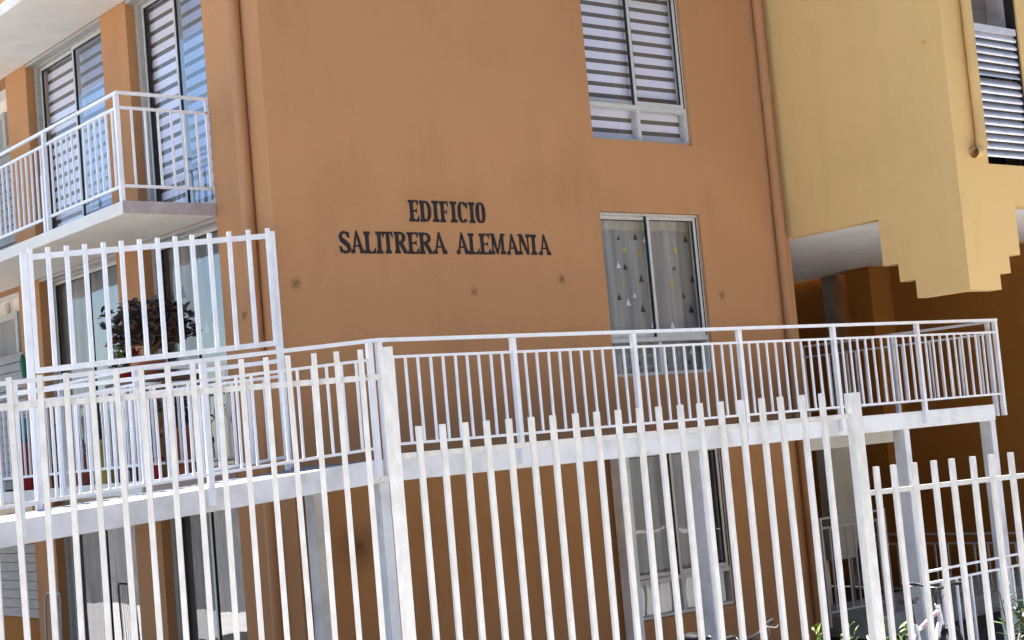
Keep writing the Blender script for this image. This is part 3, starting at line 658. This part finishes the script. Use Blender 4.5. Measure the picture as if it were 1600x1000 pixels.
# porch railings at ground level
def simple_rail(t, p, q, zb, zt, zh, nb, mt, bar=.016):
    d = q-p; rz = math.atan2(d.y, d.x); v = lambda o_, z: Vector((o_.x, o_.y, z))
    for z in (zb, zt, zh): rail('rail' if z != zh else 'handrail', v(p, z), v(q, z), .025, .022, mt, t)
    for k in range(nb+1):
        o_ = p.lerp(q, k/nb); last = k in (0, nb)
        vbar('post' if last else 'baluster', v(o_, zb-(.16 if last else 0)), (zh if last else zt)-zb+(.17 if last else 0), .028 if last else bar, .028 if last else bar, mt, t, rz)
X = 8.0
p = on(1281, 811, 1, -.3); q = on(1380, 796, 1, -.3); z2 = on(1281, 826, 1, -.3).z
pr1 = thing('porch_railing', (p.x, -.3, 0), 'white porch railing, shade put into its grey tone, set across the ground floor entrance', 'railing')
simple_rail(pr1, Vector((p.x, -.3, 0)), Vector((q.x, -.3, 0)), .38, z2, (p.z+q.z)/2, 8, M['shaderail'])
p = on(1414, 834, 0, 9.2); q = on(1600, 834, 0, 9.2); z2 = on(1500, 849, 0, 9.2).z
pr2 = thing('porch_railing', (9.2, 0, 0), 'white porch railing, shade put into its grey tone, running forward along the neighbouring wall', 'railing')
simple_rail(pr2, Vector((9.2, p.y+.9, 0)), Vector((9.2, q.y-1.2, 0)), .30, z2, on(1500, 834, 0, 9.2).z, 20, M['shaderail'])
yy = -2.2; p = on(1446, 894, 1, yy); q = on(1640, 858, 1, yy); z2 = on(1449, 912, 1, yy).z
pr3 = thing('courtyard_railing', (p.x, yy, 0), 'sunlit white courtyard railing behind the white bicycle', 'railing')
simple_rail(pr3, Vector((p.x, yy, 0)), Vector((q.x, yy, 0)), .02, z2, p.z, 9, M['white'], .022)

# ================================================================== BALCONIES
def balcony(f, label, railed, y1=9.4):
    t = thing('balcony', (-.3, 1.0, f-.12), label, 'balcony', 'balconies stacked on the side of the orange building')
    x0 = -.79; ya = 1.0
    mb = MB().box(x0, XL-.002, ya, y1, f-.12, f)
    s = mb.build('slab', [M['cream'], M['edge']], t)
    for pl_ in s.data.polygons:
        if pl_.normal.y < -.9: pl_.material_index = 1
    b = s.modifiers.new('bevel', 'BEVEL'); b.width = .008; b.segments = 2
    if not railed: return t
    xo = -.755; yc = ya+.035; zh, zt, zb = f+1.005, f+.855, f+.14
    W = M['white']
    rail('handrail', (xo, yc-.015, zh-.014), (xo, y1-.1, zh-.014), .03, .028, W, t); rail('handrail', (xo+.016, yc, zh-.014), (XL, yc, zh-.014), .03, .028, W, t)
    for z in (zt, zb):
        rail('rail', (xo, yc, z), (xo, y1-.1, z), .025, .025, W, t); rail('rail', (xo+.012, yc, z), (XL, yc, z), .025, .025, W, t)
    ps = [yc, 2.70, 4.37, 6.04, 7.71]
    for y in ps: vbar('post', (xo-.012, y, f-.05), zh-.03-f+.05, .04, .04, W, t)
    vbar('post', (XL-.02, yc, zb), zh-.03-zb, .025, .025, W, t)
    vbar('post', (xo-.014, 2.765, f-.06), .62, .045, .045, W, t)      # doubled stub at the splice
    for a_, b_ in zip(ps[:-1], ps[1:]):
        for k in range(1, 13): vbar('baluster', (xo, a_+(b_-a_)*k/13, zb+.012), zt-zb-.025, .018, .018, W, t, 0, (random.gauss(0, .003), random.gauss(0, .003)))
    for k in range(1, 7): vbar('baluster', (xo+(XL-xo)*k/7, yc, zb+.012), zt-zb-.025, .018, .018, W, t, 0, (random.gauss(0, .003), random.gauss(0, .003)))
    return t
balcony(FL[3], 'topmost cream balcony slab seen from below', False)
balcony(FL[2], 'cream balcony with white railing in front of striped blinds', True)
balcony(FL[1], 'lower balcony crowded with potted plants behind the white screen', True)

# slatted siding at the far end of the side wall
for f, top, lab in ((0, 1.88, 'grey plastic siding panel on the ground floor porch'), (2.5, 1.58, 'grey slatted siding panel beside the potted balcony'), (5, 1.6, 'grey slatted siding panel behind the upper balcony rail')):
    t = thing('siding_panel', (XL+.1, 7.2, f), lab, 'siding')
    k = 0; z = f+(1.0 if f == 0 else .02)
    while z < f+top-.02:
        MB().prism([(0, 0), (.012, 0), (.004, .1), (-.006, .1)], lambda a_, b_, tt: (XL+.11-a_*1.6, tt, z+b_), 5.93+random.uniform(-.004, .004), 9.1).build('slat', M['slat'], t); z += .108
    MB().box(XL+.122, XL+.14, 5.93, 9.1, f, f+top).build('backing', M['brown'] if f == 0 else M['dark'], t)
lp = on(13, 480, 0, .55)
lamp = MB(); lamp.lathe([(0, -.0), (.10, .0), (.11, .02), (.09, .05), (.05, .07), (0, .075)], (0, 0, 0), 20)
lo_ = bpy.data.objects.new('wall_lamp', lamp.mesh('wall_lamp', M['cream'])); place(lo_, (.55, lp.y, min(lp.z, 4.76)), None); lo_.rotation_euler = (0, R(-90), 0); lo_.scale = (.9, .62, .8)
tag(lo_, 'oval bulkhead lamp on the pale porch wall', 'lamp')

# ================================================================== SECURITY SCREEN beside the ramp
SD = RD; S0 = Vector((.12, -.13, ZF))
sc = thing('security_screen', S0, 'tall white barred security screen between ramp and potted balcony', 'screen')
def spos(px, py): return onv(px, py, S0, SD)
Wt = M['white']; rz = math.atan2(SD.y, SD.x)
tops = [45, 73, 102, 130.5, 159.6, 187.5, 216, 244, 271.5, 298, 325, 355.5, 385.5, 415.5]
def sline(pxa, pya, pxb, pyb):       # straight line on the screen plane through two picture points
    a_, b_ = spos(pxa, pya), spos(pxb, pyb); return a_, b_
ta, tb = sline(45, 402, 415.5, 369); ba, bb = sline(61.5, 579, 436, 535.5)
def along(a_, b_, p): 
    d = b_-a_; u = ((p-a_).x*SD.x+(p-a_).y*SD.y)/(d.x*SD.x+d.y*SD.y); return a_+d*u
off = Vector((SD.y, -SD.x, 0)); off = off if off.y < 0 else -off
rail('rail', ta, tb, .03, .045, Wt, sc); rail('rail', ba, bb, .03, .045, Wt, sc)
for px in tops:
    p = spos(px, 395-(px-45)*.09); tp = along(ta, tb, p); bp_ = along(ba, bb, p)
    if px in (45, 415.5): continue
    vbar('bar', bp_+Vector((0, 0, -.022))+off*.03, (tp-bp_).z+.085, .032, .032, Wt, sc, rz)
for px, k in ((45, -1), (415.5, 1)):
    p = spos(px, 395-(px-45)*.09); tp = along(ta, tb, p); fz = 2.5-SL*max(0, (S0-p).dot(-SD))-.06
    vbar('bar', along(ba, bb, p)+Vector((0, 0, -.022))+off*.03, (tp-along(ba, bb, p)).z+.085, .032, .032, Wt, sc, rz)
    q = p-SD*(.045*k); vbar('post', Vector((q.x, q.y, fz)), tp.z-fz+.04, .05, .05, Wt, sc, rz)
for (a1, b1), (a2, b2) in ((((29, 614), (436, 564))), (((29, 640), (437, 588))), (((29, 792), (446, 714)))):
    a_, b_ = sline(a1, b1, a2, b2); rail('rail', a_, b_, .03, .035 if b1 < 620 else .025, Wt, sc)
l1a, l1b = sline(29, 640, 437, 588); l2a, l2b = sline(29, 792, 446, 714)
for k in range(1, 15):
    a_ = l1a.lerp(l1b, k/15); b_ = along(l2a, l2b, a_); vbar('bar', b_, a_.z-b_.z, .022, .022, Wt, sc, rz)

# ================================================================== STREET FENCE
def fpt(px, D):                      # ground-plan point at depth D along a picture column (at horizon height)
    y = 692.6-.0885*(px-800); return CAM+ray(px, y)*D
F0 = fpt(616, 8.3); F1 = fpt(1334, 9.5); F2 = fpt(1700, 10.25); FL0 = fpt(-60, 8.0)
fm = M['fence']
def fence(label, a_, b_, tops, railz, pend, base, posts, ncut):
    d = Vector((b_.x-a_.x, b_.y-a_.y, 0)).normalized(); t = thing('picket_fence', (a_.x, a_.y, base), label, 'fence', 'stepped fence sections along the street')
    rz = math.atan2(d.y, d.x); nrm = Vector((d.y, -d.x, 0)); nrm = nrm if nrm.y < 0 else -nrm
    z = lambda p, zz: Vector((p.x, p.y, zz))
    rail('rail', z(a_, railz), z(b_, railz), .028, .03, fm, t); rail('rail', z(a_, base+.06), z(b_, base+.06), .028, .03, fm, t)
    for px, py in tops:
        p = onv(px, py, a_, d); tz = p.z+random.uniform(-.004, .004)
        vbar('picket', z(p, base+.02)+nrm*.0275, round((tz-base-.02)*50)/50+.006, .029, .029, fm, t, rz, (random.gauss(0, .0025), random.gauss(0, .0035)))
    for p, tz in posts:
        o = vbar('post', z(p, base-.1), tz-base+.1, .07, .07, fm, t, rz)
    e0, e1 = a_-d*.06, b_+d*.06
    n2 = Vector((-d.y, d.x, 0))*.09
    mb = MB(); vs = [z(q_, zz)+k*n2 for q_ in (e0, e1) for k in (-1, 1) for zz in (-.6, base+.0)]
    mb.add(vs, [(0, 1, 3, 2), (4, 6, 7, 5), (0, 4, 5, 1), (2, 3, 7, 6), (0, 2, 6, 4), (1, 5, 7, 3)]).build('base_wall', M['wallbase'], t)
    return t
topsL = [(x, 590.8-.077*(x-20)) for x in (-62, -21, 20, 62, 102, 144, 184, 222, 262, 301, 339, 377, 416, 453, 489, 526, 562)]
topsR = [(x, 669-.0805*(x-652)) for x in (652, 687, 722, 758, 792.5, 827, 860, 895, 927, 960, 993, 1026, 1058, 1089.5, 1121, 1153, 1185, 1217, 1249, 1279)]
tops3 = [(x, 731-.105*(x-1362)) for x in (1362, 1392, 1422.5, 1454, 1483, 1513.7, 1544, 1573.8, 1603, 1632, 1661)]
fence('weathered white picket fence section, highest step, in front of the ramp', FL0, F0, topsL, 2.955, None, 1.42, [(F0, 3.11)], 0)
fence('weathered white picket fence section before the walkway edge beam', F0, F1, topsR, 2.525, None, 1.05, [(F1, 2.665)], 0)
fence('cleaner white picket fence section, lowest step, in front of the bicycles', F1, F2, tops3, 2.05, None, .8, [(F2, 2.2)], 0)

# ================================================================== PLANTS
def leaf(mb, p, d, L_, W_, up=None, mi=0, fold=.25):
    d = d.normalized(); s = d.cross(Vector((0, 0, 1)) if abs(d.z) < .95 else Vector((1, 0, 0))).normalized()
    a = random.uniform(-.6, .6); s = (s*math.cos(a)+d.cross(s)*math.sin(a)); n = s.cross(d)
    q = [p, p+d*L_*.35+s*W_*.5+n*W_*fold, p+d*L_*.7+s*W_*.42+n*W_*fold, p+d*L_-n*L_*.06, p+d*L_*.7-s*W_*.42+n*W_*fold, p+d*L_*.35-s*W_*.5+n*W_*fold, p+d*L_*.35, p+d*L_*.7]
    mb.add(q, [(0, 1, 6), (1, 2, 7, 6), (2, 3, 7), (3, 4, 7), (4, 5, 6, 7), (5, 0, 6)], mi, True)
def shrub(label, base, hgt, rad, nst, nl, L_, W_, mt, group=None):
    t = thing('shrub', base, label, 'shrub', group); st_ = MB(); fo = MB()
    for i in range(nst):
        an = random.uniform(0, 6.28); r_ = rad*math.sqrt(random.random()); tip = Vector(base)+Vector((r_*math.cos(an), r_*math.sin(an), hgt*random.uniform(.72, 1.0)))
        b0 = Vector(base)+Vector((r_*.3*math.cos(an), r_*.3*math.sin(an), -.03)); mid = b0.lerp(tip, .5)+Vector((random.gauss(0, .03), random.gauss(0, .03), .04))
        pts = [b0, b0.lerp(mid, .6), mid, mid.lerp(tip, .6), tip]; st_.tube(pts, [.012, .010, .008, .006, .003], 6)
        for k in range(nl):
            u = .25+.75*(k/(nl-1)); p = (mid.lerp(tip, (u-.5)*2) if u > .5 else b0.lerp(mid, u*2)); az = random.uniform(0, 6.28); e = random.uniform(.15, 1.1)
            leaf(fo, p, Vector((math.cos(az)*math.cos(e), math.sin(az)*math.cos(e), math.sin(e))), L_*random.uniform(.7, 1.15), W_*random.uniform(.8, 1.1))
    st_.build('stems', M['stem'], t); fo.build('foliage', mt, t); return t
def gpt(px, D, z): p = fpt(px, D); return Vector((p.x, p.y, z))
for px, D, h, lab in ((1258, 10.4, 1.17, 'bright green leafy shrub below the bicycle handlebar'), (1300, 10.3, 1.07, 'bright green shrub at the foot of the tall fence post'), (1358, 10.6, 1.14, 'bright green shrub left of the white bicycle wheel')):
    g0 = gpt(px, D, 0); z0 = gz(g0.x, g0.y); shrub(lab, (g0.x, g0.y, z0), h-z0, .17, 11, 22, .085, .022, M['leaf'], 'shrubs growing behind the fence')
g0 = gpt(1592, 11.6, 0); z0 = gz(g0.x, g0.y); shrub('dark green oleander bush beside the last walkway column', (g0.x, g0.y, z0), 1.13-z0, .30, 26, 26, .13, .024, M['leafd'], 'shrubs growing behind the fence')

def potted(name, label, c, r_, h, mt, cat='plant pot', plant=None):
    t = thing(name, c, label, cat, 'pots on the lower balcony'); x, y, z = c
    p = MB().lathe([(0, .0), (r_*.74, .0), (r_*.78, .01), (r_*.96, h*.86), (r_*1.06, h*.87), (r_*1.06, h), (r_*.95, h), (r_*.92, h*.9), (0, h*.9)], c, 22); p.build('pot', mt, t)
    MB().lathe([(0, h*.91), (r_*.93, h*.905)], c, 18).build('soil', M['soil'], t)
    if plant: plant(t, Vector((x, y, z+h*.9)))
    return t
def succulent(hgt, rad, n, mt, L_=.05, W_=.034):
    def f(t, p0):
        st_ = MB(); fo = MB(); st_.tube([p0-Vector((0, 0, .02)), p0+Vector((.01, 0, hgt*.2)), p0+Vector((0, .02, hgt*.35))], [.028, .024, .018], 8)
        for i in range(n):
            az = i*2.4+random.uniform(-.3, .3); u = random.uniform(.25, 1); rr_ = rad*u; tip = p0+Vector((rr_*math.cos(az), rr_*math.sin(az), hgt*random.uniform(.38, 1.0)*(1-.25*u*u)))
            a_ = p0+Vector((0, 0, hgt*random.uniform(.15, .35))); md = a_.lerp(tip, .5)+Vector((0, 0, -.03)); st_.tube([a_, md, tip], [.010, .008, .005], 6)
            for c_ in (tip, md.lerp(tip, .6), md.lerp(tip, .3)):
                for k in range(13):
                    b_ = random.uniform(0, 6.28); e = random.uniform(-.2, 1.2); leaf(fo, c_+Vector((random.gauss(0, .018), random.gauss(0, .018), random.gauss(0, .018))), Vector((math.cos(b_)*math.cos(e), math.sin(b_)*math.cos(e), math.sin(e))), L_*random.uniform(.7, 1.2), W_*random.uniform(.8, 1.2), fold=.1)
        st_.build('stems', M['stem'], t); fo.build('foliage', mt, t)
    return f
def herb(hgt, n, mt, L_=.07, W_=.03, flower=None):
    def f(t, p0):
        fo = MB(); st_ = MB(); fl_ = MB()
        for i in range(n):
            az = random.uniform(0, 6.28); e = random.uniform(.7, 1.4); L2_ = hgt*random.uniform(.5, 1); tip = p0+Vector((math.cos(az)*math.cos(e), math.sin(az)*math.cos(e), math.sin(e)))*L2_; st_.tube([p0, tip], [.006, .003], 5)
            for k in range(9):
                b_ = random.uniform(0, 6.28); q = p0.lerp(tip, random.uniform(.3, 1)); e2 = random.uniform(-.2, .9); leaf(fo, q, Vector((math.cos(b_)*math.cos(e2), math.sin(b_)*math.cos(e2), math.sin(e2))), L_*random.uniform(.6, 1.1), W_)
            if flower and i < 3:
                for k in range(14):
                    b_ = random.uniform(0, 6.28); e2 = random.uniform(-.3, 1.4); leaf(fl_, tip, Vector((math.cos(b_)*math.cos(e2), math.sin(b_)*math.cos(e2), math.sin(e2))), .065, .045)
        st_.build('stems', M['stem'], t); fo.build('foliage', mt, t)
        if flower: tag(fl_.build('flowers', M['redleaf'], t), None, None, kind='stuff')
    return f
# plant table on the balcony, its pots and the big succulent
def bpt(px, py, x=-.45): return on(px, py, 0, x)
tp = bpt(235, 590, -.42)
tb_ = thing('plant_stand', (-.42, tp.y, 2.5), 'dark red plant stand on the lower balcony', 'plant stand')
MB().box(-.62, -.2, tp.y-.62, tp.y+.55, 3.38, 3.42).build('top', M['brownpot'], tb_)
for dx in (-.58, -.24):
    for dy in (-.58, .51): vbar('leg', (dx, tp.y+dy, 2.5), .879, .035, .035, M['brownpot'], tb_)
potted('potted_succulent', 'big bushy dark red succulent in a pot on the plant stand', (-.42, tp.y-.05, 3.42), .12, .16, M['terracotta'], 'plant', succulent(.60, .45, 62, M['jade'], .075, .05))
potted('potted_flower', 'potted plant with bright red flowers beside the big succulent', (-.48, tp.y+.36, 3.42), .09, .12, M['redpot'], 'plant', herb(.34, 14, M['leaf'], .06, .035, True))
potted('potted_foliage', 'small bronze leaved plant at the end of the plant stand', (-.50, tp.y+.50, 3.42), .06, .10, M['brownpot'], 'plant', herb(.2, 9, M['bronzeleaf'], .06, .02))
for px, x, r_, h, mt, lab, pl_ in ((168, -.55, .10, .42, 'yellowpot', 'tall mustard yellow pot on the lower balcony', herb(.25, 10, M['leafd'])), (44, -.5, .13, .50, 'redpot', 'tall dark red plastic tub on the lower balcony', None), (246, -.6, .12, .20, 'redpot', 'red plastic flower pot below the plant stand', herb(.35, 10, M['leafd'])),
                                   (298, -.3, .15, .45, 'terracotta', 'large terracotta pot near the end of the lower balcony', succulent(.35, .2, 10, M['jade'])), (336, -.1, .13, .34, 'bluepot', 'dark blue pot against the orange wall', herb(.4, 14, M['leafd'])), (322, -.35, .09, .30, 'redpot', 'narrow red pot beside the dark blue pot', None),
                                   (218, -.35, .11, .28, 'brownpot', 'dark brown pot at the balcony corner', herb(.5, 12, M['leafd'])), (130, -.3, .11, .30, 'terracotta', 'terracotta pot with dark leaves near the sliding door', herb(.4, 12, M['jade'])), (95, -.25, .12, .25, 'brownpot', 'low brown pot by the second sliding door', herb(.45, 12, M['leafd']))):
    p = on(px, 740, 0, x); potted('flower_pot', lab, (x, min(p.y, 5.6) if p.y > 1.15 else 1.2, 2.5), r_, h, M[mt], plant=pl_)
p = on(38, 680, 0, -.35); t = thing('watering_can', (-.35, p.y, 3.0), 'teal plastic watering can standing on the dark red tub', 'can')
p44 = on(44, 740, 0, -.5); t.location = (-.5, min(p44.y, 5.6), 3.0); ORG[t.name] = Vector(t.location); c = Vector(t.location)
MB().lathe([(0, 0), (.10, 0), (.10, .22), (.07, .26), (0, .26)], c, 18).build('body', M['tealpot'], t)
MB().tube([c+Vector((0, -.09, .06)), c+Vector((0, -.2, .2)), c+Vector((0, -.25, .27))], [.02, .014, .018], 10).build('spout', M['tealpot'], t)
MB().tube([c+Vector((0, .09, .22))]+[c+Vector((0, .09+.08*math.sin(q), .14+.08*math.cos(q))) for q in (.5, 1.1, 1.7, 2.3, 2.9)]+[c+Vector((0, .09, .05))], .012, 8).build('handle', M['tealpot'], t)
# clothes airer on the ground floor porch
p = on(78, 960, 0, -.2); t = thing('clothes_airer', (-.2, p.y, 0), 'folded wire clothes airer leaning by the ground floor sliding door', 'airer')
a_ = Vector((-.2, p.y-.2, 0)); b_ = Vector((-.2, p.y+.22, 0)); zt_ = on(75, 928, 0, -.2).z
MB().tube([a_, a_+Vector((.05, 0, zt_-.06)), a_+Vector((.06, .05, zt_)), b_+Vector((.06, -.05, zt_)), b_+Vector((.05, 0, zt_-.06)), b_], .011, 8).build('frame', M['alu'], t)
for k in range(1, 8):
    q = a_.lerp(b_, k/8); MB().tube([q+Vector((.0, 0, .1)), q+Vector((.06, 0, zt_))], .003, 5).build('wire', M['alu'], t)
# green bottle hung at the siding
p = on(37, 572, 0, .12); t = thing('green_bottle', p, 'green plastic bottle tilted against the grey siding', 'bottle')
MB().lathe([(0, -.13), (.035, -.13), (.04, -.12), (.04, .06), (.018, .12), (.016, .14), (0, .14)], p, 16).build('body', M['greenpot'], t)
MB().lathe([(0, .14), (.019, .14), (.019, .165), (0, .165)], p, 14).build('cap', M['wprint'], t); t.rotation_euler = (R(-14), 0, 0)

# ================================================================== BICYCLES
def bicycle(label, loc, rz, fmat, stripe, lean=0, text=None, steer=0):
    """local +x is forward, wheels on z=0"""
    t = thing('bicycle', (0, 0, 0), label, 'bicycle', 'bicycles parked behind the fence')
    rw = .33; RA = Vector((-.45, 0, rw)); FA = Vector((.62, 0, rw)); BB = Vector((0, 0, .29)); ST_ = Vector((-.17, 0, .78)); HT_ = Vector((.40, 0, .86)); HB = Vector((.44, 0, .72))
    f_ = MB(); f_.tube([BB, ST_], .018, 12); f_.tube([ST_+Vector((.03, 0, -.07)), HT_+Vector((0, 0, -.04))], .019, 12); f_.tube([BB, HB+Vector((0, 0, .02))], .026, 12)
    f_.tube([HT_+Vector((-.005, 0, .02)), HB+Vector((.008, 0, -.03))], .026, 14)
    for s in (-1, 1): f_.tube([BB+Vector((-.03, .02*s, 0)), RA+Vector((0, .06*s, 0))], .011, 8); f_.tube([ST_+Vector((.02, .015*s, -.1)), RA+Vector((0, .06*s, 0))], .009, 8)
    fr_ = f_.build('frame', fmat, t)
    up_ = (HT_-Vector((0, 0, .02))); n = Vector((0, -1, 0))
    f2 = MB(); a_ = ST_+Vector((.05, -.0195, -.055)); b_ = HT_+Vector((-.03, -.0195, -.035)); f2.bar(a_.lerp(b_, .1), a_.lerp(b_, .9), .004, .014, (0, 0, 1)); f2.build('stripe', stripe, fr_)
    if text:
        d = (HB-BB).normalized(); nn = Vector((0, -1, 0)); u_ = nn.cross(d)*-1; u_ = u_ if u_.z > 0 else -u_; o0 = BB+(HB-BB)*.28-u_*.016+nn*.027
        mb = MB(); x = 0
        for ch in text:
            for i, poly in enumerate(glyphs(ch, .045, .034, .010, .006)): mb.prism(poly, lambda a, b, q: o0+d*(x+a)+u_*b+nn*q, -.003, .001+.0001*i)
            x += .052
        mb.build('lettering', stripe, fr_)
    fk = MB(); 
    for s in (-1, 1): fk.tube([HB+Vector((.02, .05*s, -.08)), FA+Vector((0, .055*s, 0))], [.017, .012], 10)
    fk.tube([HB+Vector((.02, -.06, -.08)), HB+Vector((.02, .06, -.08))], .02, 10); fk.tube([HB+Vector((.005, 0, -.02)), HB+Vector((.02, 0, -.09))], .02, 10); fk.build('fork', M['blackmetal'], t)
    for c in (RA, FA):
        N = 40; w_ = MB().tube([c+Vector(((rw-.025)*math.cos(q), 0, (rw-.025)*math.sin(q))) for q in [i*2*math.pi/N for i in range(N)]], .025, 10, closed=True).build('wheel', M['tyre'], t)
        MB().tube([c+Vector(((rw-.055)*math.cos(q), 0, (rw-.055)*math.sin(q))) for q in [i*2*math.pi/N for i in range(N)]], .011, 8, closed=True).build('rim', M['blackmetal'], w_)
        sp = MB().tube([c+Vector((0, -.04, 0)), c+Vector((0, .04, 0))], .02, 10)
        for k in range(24):
            q = k*2*math.pi/24; sp.tube([c+Vector((0, .03*(1 if k % 2 else -1), 0)), c+Vector(((rw-.06)*math.cos(q), 0, (rw-.06)*math.sin(q)))], .0014, 4)
        sp.build('spokes', M['chrome'], w_)
    sa = MB(); prof = [(-.13, .075, .03), (-.09, .08, .034), (-.02, .05, .028), (.06, .026, .022), (.13, .02, .018), (.15, .008, .006)]
    ring = []; vs = []; fs = []
    for x, wd, th in prof:
        for k in range(12): q = k*2*math.pi/12; vs.append(ST_+Vector((x-.03, wd*math.cos(q), .20+th*math.sin(q)+.012*abs(x)/.13)))
    for i in range(len(prof)-1):
        for k in range(12): fs.append((i*12+k, i*12+(k+1) % 12, (i+1)*12+(k+1) % 12, (i+1)*12+k))
    sa.add(vs, fs, 0, True); sa.add(vs[:12], [tuple(range(12))]); sa.add(vs[-12:], [tuple(range(12))]); s_ = sa.build('saddle', M['blackmetal'], t)
    MB().tube([ST_+Vector((.03, 0, -.1)), ST_+Vector((-.035, 0, .18))], .014, 10).tube([ST_+Vector((-.12, 0, .175)), ST_+Vector((.07, 0, .175))], .008, 8).build('seat_post', M['blackmetal'], s_)
    hb = HT_+Vector((.03, 0, .16)); bar_ = MB().tube([HT_, HT_+Vector((-.015, 0, .12)), hb], .017, 10); pts = [hb+Vector((-.05, -.31, .05)), hb+Vector((-.02, -.18, .045)), hb+Vector((0, -.09, .01)), hb+Vector((0, -.04, 0)), hb+Vector((0, .04, 0)), hb+Vector((0, .09, .01)), hb+Vector((-.02, .18, .045)), hb+Vector((-.05, .31, .05))]
    bar_.tube(pts, .013, 12); h_ = bar_.build('handlebar', M['blackmetal'], t)
    for s in (-1, 1):
        MB().tube([hb+Vector((-.052, .315*s, .05)), hb+Vector((-.032, .195*s, .046))], .018, 12).build('grip', M['tyre'], h_)
        MB().tube([hb+Vector((-.02, .17*s, .04)), hb+Vector((.03, .19*s, .03)), hb+Vector((.045, .24*s, .015)), hb+Vector((.02, .30*s, .02))], [.009, .008, .006, .005], 8).build('brake_lever', M['chrome'], h_)
        MB().tube([hb+Vector((.02, .17*s, .03)), hb+Vector((.12, .09*s, .02)), hb+Vector((.10, .01, -.12)), HB+Vector((.03, 0, -.02))], .0035, 6).build('brake_cable', M['tyre'], h_)
    cr = MB().tube([BB+Vector((0, -.05, 0)), BB+Vector((0, .05, 0))], .022, 12); N = 28
    cr.tube([BB+Vector((.085*math.cos(q), -.045, .085*math.sin(q))) for q in [i*2*math.pi/N for i in range(N)]], .006, 6, closed=True)
    for s in (-1, 1): cr.tube([BB+Vector((0, -.06*s, 0)), BB+Vector((.12*s, -.07*s, -.12*s))], .010, 8); cr.box(.12*s-.04, .12*s+.04, min(-.08*s, -.17*s), max(-.08*s, -.17*s), BB.z-.12*s-.012, BB.z-.12*s+.012)
    cr.build('crankset', M['blackmetal'], t)
    t.location = loc; t.rotation_euler = (lean, 0, rz); return t
d1 = (.58*rt+.81*Vector((fw.x, fw.y, 0)).normalized()); 
hb1 = CAM+ray(1464, 919)*(14.4); gx = Vector((hb1.x, hb1.y, 0)); d1 = Vector((d1.x, d1.y, 0)).normalized(); l1_ = gx-d1*.43
bicycle('white and magenta bicycle standing behind the lowest fence section', (l1_.x, l1_.y, hb1.z-1.02), math.atan2(d1.y, d1.x), M['bikewhite'], M['pink'], text='ESATT')
hb2 = CAM+ray(1192, 990)*(12.8); d2 = Vector((-.02, -1, 0)).normalized(); l2_ = Vector((hb2.x, hb2.y, 0))-d2*.43
bicycle('dark bicycle with bright brake levers parked below the lower window', (l2_.x, l2_.y, hb2.z-1.02), math.atan2(d2.y, d2.x), M['bluebike'], M['chrome'], lean=R(7))
